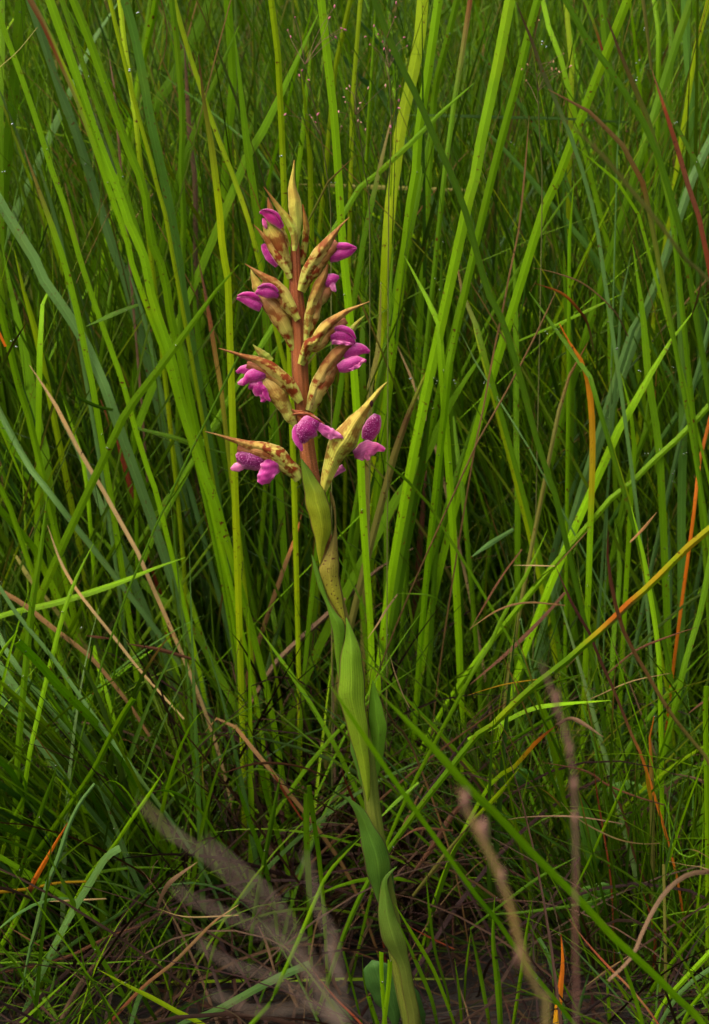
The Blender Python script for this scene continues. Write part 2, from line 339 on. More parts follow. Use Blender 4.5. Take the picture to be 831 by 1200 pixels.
def blade(s, w_, col='G', d=None, lab=None, tip=None, cut=0, root=1, sp=.65, grp=None, tipcol=None, tiplen=.12, hang=0, stops=None, fold=None, stops2=None):
    """s: tip to base in photo pixels; w_: width in pixels; col: palette key; d: (depth at tip, depth at base) in metres behind the orchid"""
    a = pts(s)[:, :2]
    off = (a[0, 1] < 2) or a[0, 0] < 1 or a[0, 0] > 830 or (a[0, 1] > 1198)
    last = a[-1, 1]
    if d is None:
        de = min(max(ground_depth(max(last + random.uniform(40, 110), 700)), .07), random.uniform(.26, .42))
        d = (de + random.uniform(-.03, .05), de)
    elif d[1] - d[0] > .06 and last < 905:                              # leaning blades stand about where they root
        e_ = .17 + .75 * max(0, d[0]) if last < 780 or d[0] > .09 else (d[0] + d[1]) / 2; d = (e_ + random.uniform(-.02, .04), e_)
    w_ *= .72 if w_ > 6 else .88
    dd = np.linspace(d[0], d[1], len(a))
    W3 = [P(x, y, q) for (x, y), q in zip(a, dd)]
    n_tr = len(W3); ext = 0.
    fo = a[0, 1] < 2 or a[0, 0] < 1 or a[0, 0] > 830; lo_ = a[-1, 0] < 1 or a[-1, 0] > 830 or a[-1, 1] > 1198
    if fo:                                                             # the blade goes on beyond the edge of the picture to its tip
        v = (W3[0] - W3[1]); v /= np.linalg.norm(v); ln = random.uniform(.10, .22) if a[0, 1] < 2 else random.uniform(.05, .14)
        e1 = W3[0] + v * ln * .5 + np.array((0, .004, -.002)); e2 = W3[0] + v * ln + np.array((math.copysign(.012, v[0]), .012, -.014))
        ext = np.linalg.norm(e1 - W3[0]) + np.linalg.norm(e2 - e1); W3 = [e2, e1] + W3
    if lo_ and not root:
        v = W3[-1] - W3[-2]; v /= np.linalg.norm(v); q_ = W3[-1] + v * .05; q_[2] = max(q_[2] - .01, .003); W3.append(q_)
    if root:
        p = W3[-1]; q = W3[-2]
        if p[2] > .012:
            v = (p - q); v[1] = 0; v /= max(1e-6, np.linalg.norm(v))
            if v[2] > -.75: v[2] = -.75
            k = p[2] / -v[2]; bx = v[0] * k * .55
            W3.append(np.array((p[0] + bx * .65, p[1] + .006, p[2] * .5))); W3.append(np.array((p[0] + bx, p[1] + .01, -.002)))
    W3 = np.array(W3)
    if root == 0 and W3[:, 2].min() < .004: W3[:, 2] = np.maximum(W3[:, 2], .004)
    n_ = min(70, max(14, int(np.linalg.norm(np.diff(a, axis=0), axis=1).sum() / 14) + (16 if fo else 8)))
    c3 = resample(W3, n_)
    T = np.gradient(c3, axis=0); T /= np.linalg.norm(T, axis=1)[:, None]
    view = c3 - np.array((0, CAM_Y, CAM_Z)); view /= np.linalg.norm(view, axis=1)[:, None]
    # leaf normal: towards the open meadow in front, turned a little about its own length
    f = np.tile(np.array((0, -.97, .24)), (n_, 1)); side = np.cross(T, f); side /= np.linalg.norm(side, axis=1)[:, None] + 1e-9
    nor = np.cross(side, T)
    tw = random.uniform(-.5, .5) + np.linspace(0, random.uniform(-.5, .5), n_)
    side, nor = side * np.cos(tw)[:, None] + nor * np.sin(tw)[:, None], nor * np.cos(tw)[:, None] - side * np.sin(tw)[:, None]
    l = np.r_[0, np.cumsum(np.linalg.norm(np.diff(c3, axis=0), axis=1))]
    wm = w_ * pxm(c3.mean(0)) * (1.08 if w_ > 4 else 1)
    tl = min(.45 * l[-1], max(14 * wm, .03)); prof = np.ones(n_)
    if fo: tl = ext
    if (fo or not off) and not cut: prof = np.clip(l / tl, .06, 1) ** .75
    prof *= np.interp(l / l[-1], [0, .55, 1], [1, 1, .62])
    cc = np.tile(np.array(COL[col]) * random.uniform(.88, 1.12), (n_, 1))
    q = l / l[-1]
    ph = random.uniform(0, 6); cc = cc * (1 + .10 * np.sin(q * 9 + ph))[:, None]
    if stops:                                                          # [(fraction of the traced length, palette key), ...]
        k0 = 2 if fo else 0; fr = np.linalg.norm(np.diff(W3[k0:k0 + n_tr], axis=0), axis=1).sum() / l[-1]; q = np.clip(q - ext / l[-1], 0, 1)
        xs = [k for k, _ in stops]; cs = np.array([COL[c] for _, c in stops])
        cc = np.stack([np.interp(q / fr, xs, cs[:, j]) for j in range(3)], 1)
        if stops2: c2 = np.array([COL[c] for _, c in stops2]); c2 = np.stack([np.interp(q / fr, [k for k, _ in stops2], c2[:, j]) for j in range(3)], 1)
    if tipcol and not off:
        k = np.clip(1 - l / (tl * tiplen * 8), 0, 1)[:, None] ** .6; cc = cc * (1 - k) + np.array(COL[tipcol]) * k
    al = np.full((n_, 1), min(1, sp * 1.5))
    dead = col in 'SNTPRE'
    V, Q, c, uv = ribbon(c3, wm / 2 * prof, side, nor, np.hstack([cc, al]), fold if fold is not None else random.uniform(.05, .40))
    if stops2:                                                         # the other half of the leaf, beyond the midrib, has its own colours
        m2 = (uv[:, 0] > .5) | (uv[:, 0] == .5); c[m2, :3] = np.repeat(c2[:, None], 11, 1).reshape(-1, 3)[m2]
    rt = c3[-1].copy()
    o = link('dry_grass_shoot' if dead else 'grass_shoot', mesh('grass', V - rt, Q, M_DEAD if dead else M_BLADE, c, uv)); o.location = rt
    o['category'] = 'grass blade'; o['group'] = grp or ('dead and dry grass blades' if dead else 'green grass blades around the orchid')
    NB_ALL.append((o, a, w_, col, lab))
    if not dead and w_ > 5:
        for _ in range(random.randint(1, 5)):
            i = random.randrange(n_); DEWPTS.append(c3[i] + side[i] * wm * random.uniform(-.35, .35) + nor[i] * wm * .12)
    return o
B = blade
# --- upper left
B('T1 -10,30 20,120 75,270 130,430 180,590 230,730 275,890 T4 320,140 370,280 430,450 470,600 520,760 560,890', 8, 'G', (.08, .33), 'narrow bright blade running from the left edge near the top down past mid height')
B('T1 75,-10 60,150 50,300 35,450 20,600 10,720', 17, 'M', (.25, .42), 'broad mid green blade rising along the top left edge of the frame')
B('T1 5,0 5,200 0,500', 12, 'M', (.22, .4), 'half hidden upright blade cut by the upper left frame edge')
B('T1 105,0 140,110 190,270 250,420 300,570 350,730 400,880 T4 430,60 490,280 530,440 580,640 650,880', 13, 'K', (.2, .42), 'long grey green blade leaning left behind the brighter blades at upper left')
B('T1 170,-8 215,120 265,260 310,400 360,540 410,660 450,780 500,890 T4 530,150 590,330 640,540 700,720 760,890', 13, 'G', (.06, .32), 'broad bright green blade with rusty specks leaning left, left of the orchid spike', sp=1)
B('T1 105,0 150,80 200,190 250,300 290,400 340,540 390,690 440,830 T4 460,30 520,200 580,360 630,540 700,760 740,890', 9, 'G', (.07, .33), 'green blade with a rust red upper end lying against a broader bright blade', sp=1, stops=[(0, 'T'), (.05, 'V'), (.13, 'Y'), (.3, 'G'), (1, 'G')], stops2=[(0, 'T'), (.1, 'R'), (.16, 'V'), (.3, 'G'), (1, 'G')])
B('T1 250,-10 300,110 350,250 400,390 450,530 500,650 520,800 540,890 T4 570,60 600,250 640,400', 12, 'G', (.09, .34), 'clean bright green blade arching left across the top edge, upper left')
B('T1 215,0 250,100 290,230 340,370 380,490 420,610 450,720 500,880', 8, 'G', (.08, .3), sp=.8)
B('T1 380,-8 410,120 445,260 480,400 520,540 560,700 590,830', 5, 'Y', (.09, .28))
B('T1 415,-8 430,130 450,270 470,400 485,540', 6, 'Y', (.12, .25), sp=1)
B('T1 430,-10 465,110 500,280 525,430 555,560 590,720 620,890 T4 640,150 680,380 710,560 740,730', 14, 'B', (.11, .36), 'broad dull bluish green blade descending just left of the orchid spike')
B('T1 595,-10 610,100 625,260 635,420 630,600 640,760 635,890', 9, 'M', (.14, .36))
B('T1 690,190 700,270 710,360 730,470 750,620 765,750 775,890 T4 790,40 800,300 810,600 820,890', 11, 'Y', (.045, .26), 'yellow green blade with dark brown pointed tip standing close left of the orchid', sp=1, tipcol='E', tiplen=.16)
B('T1 605,0 630,90 665,210 700,310 740,430 790,560 831,660 T2 40,760 80,890', 6, 'Y', (.12, .3), sp=1)
B('T1 831,90 800,160 740,300 690,430 650,540 620,640', 12, 'M', (.2, .4))
B('T1 640,130 650,300 660,480 680,640 680,890', 8, 'P', (.26, .38), 'faded pinkish brown dead blade standing upright among green ones at upper left')
B('T1 560,-4 580,90 575,180 550,245', 2, 'T', (.25, .27), root=0)
B('T1 550,250 650,320 760,410 831,470 T2 60,520 150,620', 3, 'B', (.22, .4))
B('T1 85,520 120,620 160,730 210,870 T4 260,160 300,350 340,560', 9, 'G', (.09, .3), 'bright green blade ending in a fine brown tip, left, one fourth down', tipcol='T')
B('T4 205,-10 240,80 280,220 320,320 370,470 430,620 500,800 540,890', 14, 'D', (.16, .38), 'broad dark green blade leaning left through the left half at flower height')
B('T1 118,520 150,620 190,750 220,880', 5, 'K', (.11, .3))
B('T1 375,170 395,290 400,350', 3.5, 'P', (.18, .3))
B('T1 740,-10 690,90 640,200 570,330 520,430', 16, 'M', (.34, .44))
B('T1 545,-8 525,100 500,200', 10, 'G', (.3, .4))
B('T1 790,-8 800,120 810,300 790,500 780,700', 12, 'M', (.26, .4))
B('T1 410,10 350,130 280,240', 12, 'K', (.38, .46))
B('T1 -8,240 60,180 130,95', 2, 'V', (.1, .12), root=0)
# --- top centre
B('T2 125,-10 150,180 160,400 170,620', 9, 'Y', (.10, .32), 'upright speckled yellow green blade rising directly above the orchid tip from behind', sp=1)
B('T2 300,-10 320,180 345,400 360,600 375,840 T5 30,200 50,420 65,640 85,900 95,1133 T8 695,400 700,600', 13, 'G', (.08, .30), 'broad clean bright green upright blade immediately right of the orchid spike')
B('T2 290,50 220,200 170,310 110,430 60,540 0,650', 13, 'M', (.16, .3), 'mid green blade leaning right, crossing behind the space above the orchid tip')
B('T2 275,120 250,300 240,450 220,590', 6, 'G', (.2, .36))
B('T2 230,240 245,360 260,500 265,700', 8, 'Y', (.2, .36), sp=1)
B('T2 405,-8 380,100 355,210 345,290', 6, 'Y', (.22, .36), sp=1)
B('T2 438,-8 425,160 410,350 405,560 400,780', 5, 'Y', (.22, .36), sp=1)
B('T2 490,20 480,200 465,420 455,600 450,760', 4, 'G', (.24, .38))
B('T2 485,-4 520,90 570,210 640,350 700,490 760,620 810,760 T6 60,120 110,220 150,340 190,480 220,600 270,760 310,890', 10, 'D', (.04, .30), 'long dark green blade sweeping from top centre down to the right', sp=.3)
B('T2 710,-10 690,130 670,270 640,450 630,600 600,800', 13, 'G', (.14, .34), 'bright green upright blade crossing the top edge, right of centre')
B('T2 655,-8 640,160 610,300 580,430 560,580 540,730 530,890', 17, 'Y', (.18, .36), 'broad yellowish blade with many rusty specks, upright at top centre right', sp=1)
B('T2 690,400 670,500 650,620 620,750 590,880', 14, 'M', (.16, .34))
B('T2 775,-8 740,140 700,290 690,400', 10, 'M', (.2, .38))
B('T2 820,-4 800,130 780,260 760,380 740,540 720,700', 6, 'M', (.12, .34), stops=[(0, 'R'), (.2, 'V'), (.5, 'M'), (1, 'M')])
B('T2 548,400 530,480 500,600 470,740 440,890', 8, 'M', (.09, .3), 'short upright blade with pale pointed tip between the orchid and the right hand blades', tipcol='S')
B('T2 831,290 740,370 640,470 560,550 480,620 400,710', 9, 'M', (.2, .26), root=1)
B('T2 420,540 370,610 310,690 260,760', 3, 'D', (.05, .07), 'thin brown tipped blade slanting right above the right hand orchid bracts', tipcol='T', tiplen=.2)
B('T2 330,140 420,250 500,340 560,430', 10, 'K', (.4, .46)); B('T2 400,30 480,120 560,230 600,290', 8, 'K', (.4, .46))
B('T2 600,400 831,405 T3 100,408 300,412 550,425', 4, 'K', (.3, .34), 'pale grey green stalk lying horizontally across the upper right', root=0)
B('T2 200,640 400,648 831,662', 7, 'V', (.4, .42), 'dull straw stalk lying horizontally behind the orchid tip', root=0)
B('T2 0,120 20,300 40,480 70,700 90,890', 11, 'M', (.15, .34))
# --- upper right
B('T3 140,-10 110,150 80,300 40,480 10,650 -20,760', 16, 'G', (.09, .30), 'broadest bright green blade crossing the top edge right of centre, leaning slightly right')
B('T3 237,-10 200,130 160,300 110,480 60,680 20,850 T5 565,80 530,240 485,440 470,560', 13, 'G', (.07, .28), 'bright green straight blade leaning right, next to the broadest one at top right centre')
B('T3 550,-8 500,120 440,270 390,400 340,530 280,690 220,840', 13, 'G', (.12, .32), 'bright green blade leaning right through the middle of the upper right area')
B('T3 772,-8 720,140 670,300 630,430 600,520', 12, 'M', (.16, .34), 'mid green blade leaning right near the top right corner')
B('T3 745,-8 760,250 775,450', 12, 'B', (.28, .4))
B('T3 335,5 390,110 450,190 510,280 570,370 630,480 680,620 720,760 750,890', 9, 'D', (.05, .3), 'dark green blade with dark red tip falling right in the upper right area', tipcol='R', tiplen=.3)
B('T6 565,-40 600,200 620,420 650,620 665,800', 11, 'M', (.08, .3))
B('T3 475,60 520,180 570,300 620,420 660,560 690,700 715,860', 8, 'M', (.08, .3), tipcol='E', tiplen=.3)
B('T3 600,-10 620,150 630,240', 7, 'V', (.09, .10), 'olive grass culm dropping from the top edge near the right corner', root=0)
B('T3 630,236 690,420 740,580 790,760 820,870', 6, 'N', (.10, .25), 'reddish brown stem slanting right below an olive culm near the right edge', stops=[(0, 'T'), (.2, 'R'), (.6, 'N'), (1, 'R')])
B('T3 640,260 700,400 760,540 831,680', 8, 'D', (.08, .3), sp=.9)
B('T3 160,10 210,130 260,270 320,400 370,530 420,700 450,850', 5, 'K', (.06, .3), 'thin grey green blade with purplish tip leaning left at upper right', tipcol='E', tiplen=.3)
B('T3 270,310 370,355 450,420 520,490 570,580 600,640 620,720', 6, 'M', (.06, .26), 'arched blade with long brown tip and a rust red patch lower down', tipcol='T', tiplen=.5, stops=[(0, 'T'), (.35, 'E'), (.45, 'V'), (.8, 'M'), (.86, 'R'), (.97, 'R'), (1, 'M')])
B('T3 300,390 450,530 560,660 660,780 740,890 T6 760,20 850,110', 5, 'V', (-.42, -.36), 'blurred olive stalk close to the lens crossing the upper right diagonally', root=0)
B('T3 370,510 470,590 560,690 600,800', 4, 'G', (.08, .25))
B('T3 0,400 100,500 200,610 290,720 380,830 430,890', 8, 'B', (.2, .34)); B('T3 0,150 120,290 220,430 300,570 350,680', 7, 'B', (.24, .38))
B('T3 205,400 190,600 165,830 T6 145,20 115,180 85,320 40,560 0,760', 2.4, 'T', (.05, .2), 'hair thin tan stem running down the right middle, nearly upright')
B('T3 395,-8 430,80 460,175', 5, 'M', (.1, .1), root=0, stops=[(0, 'M'), (.5, 'M'), (.75, 'R'), (1, 'R')])
B('T3 250,-8 290,160 340,300', 6, 'G', (.22, .36)); B('T3 330,-8 350,200 350,400', 6, 'Y', (.3, .4))
B('T3 360,640 345,750 345,890', 5, 'G', (.1, .28)); B('T3 831,500 780,600 740,720', 12, 'K', (.14, .3))
B('T3 455,-8 470,100 480,250 490,400', 13, 'M', (.32, .42)); B('T6 150,-60 160,300 160,600 165,890', 9, 'M', (.14, .32), 'upright mid green blade passing straight down through the right middle')
B('T3 525,330 515,450 510,600', 2, 'K', (.1, .2))
B('T3 690,-8 700,120 695,300', 9, 'M', (.3, .42)); B('T3 831,-4 800,120 770,260', 8, 'Y', (.26, .4)); B('T3 640,-8 650,120 655,240', 8, 'G', (.34, .42))
# --- left, flower height
B('T4 831,30 760,110 680,220 600,330 540,410 470,500 420,580', 12, 'G', (.035, .2), 'bright green blade slanting right, crossing two upright blades left of the flowers')
B('T1 -8,690 50,790 110,880 T4 150,80 220,180 290,290 340,400 380,500', 16, 'K', (.09, .34), 'broad grey green blade slanting from the left edge, one fourth down')
B('T4 50,-20 80,110 110,230 150,380', 9, 'Y', (.14, .33), sp=1)
B('T4 5,-40 40,130 70,260 100,420 120,560 150,700 170,890', 22, 'M', (.13, .36), 'broadest mid green blade beside the left edge at flower height')
B('T4 -5,170 30,300 60,440 110,600', 10, 'G', (.1, .34))
B('T4 180,95 155,180 140,270', 9, 'G', (.12, .34), 'short bright pointed blade tip beside the left edge at flower height')
B('T4 103,380 150,450 200,530 250,630 300,720 350,800 400,890 T7 450,90 500,190', 5, 'S', (.05, .26), 'straw coloured dead blade slanting down to the right, left of the lowest flower')
B('T4 210,570 270,680 320,790 360,890', 14, 'K', (.12, .34))
B('T4 100,220 50,310 -8,410', 3, 'D', (.06, .1), 'thin dark tipped blade leaning right at the left edge', tipcol='E', tiplen=.3)
B('T4 690,10 710,110 725,190 745,320 765,440 780,560', 5.5, 'A', (.10, .3), 'amber yellow blade with brown tip left of the upper flowers', tipcol='N', tiplen=.5, stops=[(0, 'N'), (.3, 'T'), (.34, 'O'), (.55, 'A'), (1, 'Y')])
B('T4 400,20 390,130 370,230', 10, 'M', (.2, .38)); B('T4 350,500 390,600 420,700 450,790', 6, 'R', (.16, .34), 'rusty orange dead blade among green ones left of the orchid')
B('T4 300,245 400,200 480,170', 6, 'D', (.15, .16), root=0); B('T4 800,690 700,665 600,630 480,600', 8, 'D', (.08, .3), root=0)
B('T4 440,30 490,180 530,330 560,480 600,600 640,760 680,880', 6, 'K', (.14, .36)); B('T4 665,-8 680,200 690,300 720,450 750,560', 9, 'M', (.16, .36))
B('T4 460,390 465,500 470,700', 5, 'G', (.12, .33)); B('T4 -8,530 60,660 120,760 200,860', 10, 'K', (.08, .3)); B('T4 -8,790 40,890', 8, 'G', (.05, .2))
B('T4 -6,262 20,315', 6, 'O', (.09, .09), root=0, lab='short orange blade end at the left frame edge beside a pale dead tip')
B('T4 310,560 360,650 420,770 470,880', 11, 'M', (.16, .36)); B('T4 220,500 260,620 300,760 310,890', 5, 'G', (.12, .34))
B('T4 590,80 600,200 640,330 700,520', 10, 'M', (.2, .38)); B('T4 770,300 790,520 800,700 815,880', 9, 'M', (.15, .36))
B('T4 30,60 0,200', 12, 'M', (.25, .4)); B('T4 200,430 150,560 120,700', 8, 'D', (.2, .38)); B('T4 240,470 330,520 420,540', 5, 'D', (.22, .24), root=0)
# --- right of the spike
B('T5 280,0 330,80 380,190 430,320 440,420', 11, 'G', (.09, .3), 'bright green blade curving down to the right, beside the upper right bracts')
B('T5 445,-60 440,300 450,560 445,800 440,1000 430,1133', 8, 'D', (.12, .34), 'dark green upright blade half way between orchid and right hand blades')
B('T5 500,-20 505,80 570,250 620,390', 8, 'M', (.08, .28), sp=1, stops=[(0, 'R'), (.15, 'E'), (.38, 'E'), (.45, 'V'), (1, 'M')])
B('T5 425,420 380,500 340,600 290,720 230,900', 11, 'V', (.10, .3), 'olive blade mottled with brown leaning right, right of the lowest flowers', sp=1, stops=[(0, 'A'), (.2, 'Y'), (.5, 'V'), (.65, 'N'), (1, 'V')])
B('T5 650,340 620,440 540,560 470,680 400,830 330,960 230,1100', 14, 'M', (.12, .3), 'broad green blade leaning right, low right of the last flower')
B('T5 240,380 290,490 340,620 370,700 430,900', 4, 'S', (.14, .34), 'thin straw coloured dead blade right of the lower flowers')
B('T6 315,85 250,230 175,380 100,520 -8,720', 2.6, 'T', (.045, .2), 'hair thin tan stem slanting right through the right middle')
B('T5 230,-40 215,200 215,500 205,800 200,1133 T8 750,200 745,400 730,600', 9, 'M', (.12, .34), 'upright mid green blade second to the right from the orchid stem')
B('T5 175,120 165,400 130,560 125,700', 9, 'V', (.14, .34), sp=1); B('T5 290,60 250,200 200,400 170,540', 9, 'M', (.15, .36))
B('T5 410,540 380,760 350,960 310,1133', 14, 'D', (.11, .32), 'broad dark green blade standing right of the large lowest right bract')
B('T5 640,580 580,760 520,950 470,1110', 11, 'M', (.12, .32)); B('T5 490,620 510,850 540,1080', 6, 'M', (.12, .32))
B('T5 160,880 260,960 330,1040 400,1120', 4, 'M', (.05, .2)); B('T5 520,320 600,480 680,610 760,740 831,850', 2.4, 'K', (.06, .2), 'pale thread thin stalk slanting down right in the right middle')
B('T5 380,900 370,1000 360,1133', 9, 'N', (.22, .36)); B('T5 10,250 20,420 0,560', 8, 'M', (.18, .36)); B('T5 560,40 530,180', 11, 'G', (.11, .3))
B('T5 270,220 330,330 400,450', 9, 'M', (.24, .36)); B('T5 265,280 350,400', 8, 'K', (.3, .4)); B('T5 460,60 470,250 480,420', 9, 'D', (.16, .34)); B('T5 120,80 90,330 95,520', 10, 'M', (.2, .38))
# --- right middle
B('T6 225,95 320,130 380,190 410,240 430,330', 4, 'R', (.09, .15), 'arched bright red and orange dying blade at right, one third down', root=0, stops=[(0, 'R'), (.3, 'O'), (.6, 'R'), (1, 'V')])
B('T6 205,125 260,200 320,290 380,370 420,450 440,500', 7, 'D', (.05, .25), 'dark green pointed blade lying along a bent bright one at right')
B('T6 310,235 345,300 390,370 415,470 425,600 425,740 420,890 T9 415,150 410,300', 9, 'G', (.055, .24), 'bright green blade bent at its brown tip, then hanging straight, right middle', tipcol='O', tiplen=.3)
B('T6 440,500 480,620 510,720 560,890', 5, 'Y', (.06, .22)); B('T6 775,195 730,260 660,340 620,430 560,530 510,620', 13, 'G', (.07, .28), 'bright green blade with pointed tip leaning right near the right edge')
B('T6 845,505 750,610 660,690 560,790 450,890', 9, 'G', (.06, .24), 'bright green blade reaching the right edge at mid height, slanting down left')
B('T6 690,-20 640,120 590,210 530,360', 11, 'K', (.12, .32), 'grey green blade leaning right, upper right area near the edge')
B('T6 710,-40 725,150 735,300 740,450 740,620 735,890 T9 735,300', 13, 'B', (.10, .32), 'bluish green upright blade near the right edge with dew on it')
B('T6 470,60 480,200 490,350', 11, 'M', (.16, .34)); B('T6 560,-8 525,160 515,330', 4, 'K', (.08, .28)); B('T6 525,410 555,520 570,650 565,750', 6, 'G', (.08, .28))
B('T6 838,555 810,660 790,760 780,880', 4.5, 'O', (.07, .24), 'orange dead blade at the right frame edge at mid height')
B('T6 325,-20 335,200 350,400 345,700', 12, 'M', (.16, .36)); B('T6 410,300 360,380 320,500 280,680', 5, 'V', (.07, .28), sp=.9, tipcol='R')
B('T6 430,640 370,770 330,890', 12, 'K', (.13, .32)); B('T6 215,40 300,60 400,100 500,190 550,280', 2.2, 'T', (.1, .15), root=0)
B('T6 530,130 450,170 300,240 170,295', 4, 'G', (.09, .25), root=0); B('T6 810,60 790,150 770,210', 3, 'T', (.05, .08), root=0)
B('T6 831,250 790,420 750,560', 7, 'K', (.1, .3)); B('T6 831,380 760,480 700,590 640,680', 9, 'B', (.14, .32)); B('T6 620,480 600,640 560,780', 8, 'M', (.14, .34))
B('T6 700,430 640,560 580,690 540,830', 9, 'M', (.14, .34)); B('T6 0,180 20,280 60,400', 9, 'Y', (.12, .3)); 
# --- left, lower middle
B('T7 645,158 540,195 430,240 300,285 180,320 -8,365', 10, 'G', (.02, .12), 'bright green blade lying almost horizontally, its tip pointing right toward the stem', root=0)
B('T7 165,-60 140,150 115,300 95,480 75,700 60,890', 10, 'M', (.035, .18), 'upright green blade with two dark red spots near the left edge', sp=1)
B('T7 60,450 130,520 210,610 300,700 380,790 440,880 T10 480,60 560,170', 12, 'G', (.01, .16), 'bright green blade with a cut off end slanting down right at lower left', cut=1)
B('T7 0,265 70,370 170,490 250,600 320,700 400,810 460,890', 5, 'K', (.0, .15), 'narrow glossy grey green blade slanting down right at lower left')
B('T7 325,110 270,220 225,340 180,510 130,720 95,890', 7, 'G', (.015, .16), 'green blade with dark thread thin tip leaning right at lower left')
B('T7 465,648 430,700 380,790 330,890 T10 270,90 200,190 130,290 60,370', 8, 'G', (.0, .1), 'bright green blade with forked cut end leaning right at lower left', cut=1)
B('T7 165,45 210,170 260,260 320,340 400,440 470,530 540,610 640,720', 4, 'S', (.07, .26), 'long thin straw stalk slanting down right across the left lower middle', root=0)
B('T7 -8,270 80,320 180,400 260,460 320,510 380,580 450,670 520,780', 6, 'T', (.08, .24), 'tan curved dead stalk descending from the left edge, lower left', root=0)
B('T7 270,0 360,100 450,190 530,280 620,350 700,450 760,570 831,700', 11, 'M', (.10, .34), 'long mid green blade arching from left down toward the tussock base')
B('T7 480,520 560,570 630,630 700,720 760,810 800,890', 12, 'M', (.12, .32), 'arched mid green blade low in the left half, above the tussock base')
B('T7 555,0 590,110 640,250 690,400', 6, 'G', (.12, .34)); B('T7 565,355 590,460 630,600 680,740 720,890', 5, 'G', (.1, .3), cut=1); B('T7 325,465 350,570 380,660 400,740', 5, 'G', (.09, .28), cut=1)
B('T7 520,700 580,780 650,870', 10, 'M', (.14, .3)); B('T7 735,735 760,810 775,870', 9, 'A', (.12, .28), 'yellow and orange dying leaf end low left of the orchid stem', stops=[(0, 'O'), (.5, 'A'), (1, 'Y')])
B('T7 10,90 60,160 110,240', 7, 'V', (.1, .3), sp=1); B('T7 -8,630 60,720 150,820 200,890', 12, 'K', (.03, .2)); B('T7 -8,530 80,650 170,760 250,860', 14, 'K', (.05, .24), 'broad grey green blade slanting down right from the left edge, lower left')
B('T7 130,560 220,660 300,800 340,890', 9, 'K', (.06, .24)); B('T7 -8,860 40,905 T10 80,90 150,140 200,190 330,330', 10, 'G', (.0, .16), 'bright green blade fanning right from the left edge, three fourths down')
B('T7 62,412 -8,510', 5, 'G', (.02, .06), root=0); B('T7 180,30 230,110 300,220 370,330 440,450', 14, 'M', (.2, .38)); B('T7 340,-8 420,90 480,200', 14, 'M', (.18, .36)); B('T7 720,-8 760,130 800,300 831,420', 12, 'M', (.16, .36))
B('T7 640,110 700,160 740,260', 8, 'D', (.22, .36)); B('T7 430,290 440,370 520,460', 10, 'D', (.24, .36)); B('T7 0,-8 70,70 130,150', 11, 'G', (.09, .28)); B('T7 190,20 330,90', 6, 'D', (.2, .3), root=0)
B('T7 120,430 240,520 330,640', 9, 'D', (.2, .34)); B('T7 -8,420 60,540', 8, 'K', (.08, .25)); B('T7 300,430 380,440', 4, 'N', (.1, .1), root=0); B('T7 440,458 560,480 680,515', 5, 'N', (.14, .16), root=0)
# --- behind the orchid stem
B('T8 845,125 720,200 620,290 520,380 420,470 370,520 330,580', 9, 'P', (.10, .26), 'wide mauve brown dead blade passing diagonally behind the orchid stem', sp=.9, fold=.7)
B('T8 460,-8 440,70 410,150', 6, 'T', (.14, .3), 'orange brown dead strip left of the orchid upper leaf', stops=[(0, 'N'), (.4, 'O'), (1, 'T')])
B('T8 300,400 360,480 430,580 500,690 600,870', 7, 'M', (.05, .22), 'green blade descending right, its lower end behind the orchid leaves')
B('T8 685,440 720,390 750,340 790,285', 3, 'S', (.03, .03), 'short bent pale dry blade tip right of the orchid stem', root=0); B('T8 790,283 900,290 960,330', 2.4, 'M', (.03, .15), root=0)
B('T8 120,765 150,722 200,722 250,780 300,840 340,890', 5, 'T', (.03, .2), 'curled pinkish tan dead blade arching left of the orchid lower stem', sp=.9)
B('T8 0,100 50,250 100,400', 6, 'M', (.16, .36)); B('T8 120,-8 200,180 260,380 300,620 320,850', 9, 'M', (.15, .38)); B('T8 170,-8 240,250 300,500', 8, 'D', (.16, .38))
B('T8 230,-8 260,200 300,400 340,600 350,800', 8, 'M', (.16, .38)); B('T8 300,60 350,320 370,430', 8, 'M', (.16, .38)); B('T8 490,60 430,200 380,380', 12, 'M', (.2, .4)); B('T8 390,-8 370,150 345,260', 8, 'D', (.22, .4))
B('T8 210,520 240,640 270,760 290,890', 6, 'P', (.12, .34), 'pinkish brown culm rising from the tussock base left of the stem'); B('T8 760,490 780,560 810,640 831,680', 2, 'S', (.03, .04), root=0)
B('T8 730,650 780,740 840,820', 3, 'T', (.05, .1)); B('T8 575,40 640,180 660,300', 8, 'M', (.12, .34)); B('T8 0,320 100,430 170,560 240,700', 9, 'M', (.14, .36)); B('T8 0,370 80,500 150,600 230,740', 7, 'M', (.12, .36))
B('T8 60,560 62,700 85,890', 3, 'V', (.1, .28)); B('T8 0,585 90,660 160,770 200,890', 13, 'M', (.12, .34)); B('T8 380,620 400,720 430,860', 5, 'N', (.2, .36)); B('T8 440,740 520,800 560,890', 5, 'P', (.14, .3))
B('T8 500,690 570,740 640,800', 3, 'N', (.1, .2)); B('T8 831,360 780,450 730,600', 9, 'M', (.12, .3)); B('T8 640,-8 645,100 655,240', 6, 'M', (.2, .38))
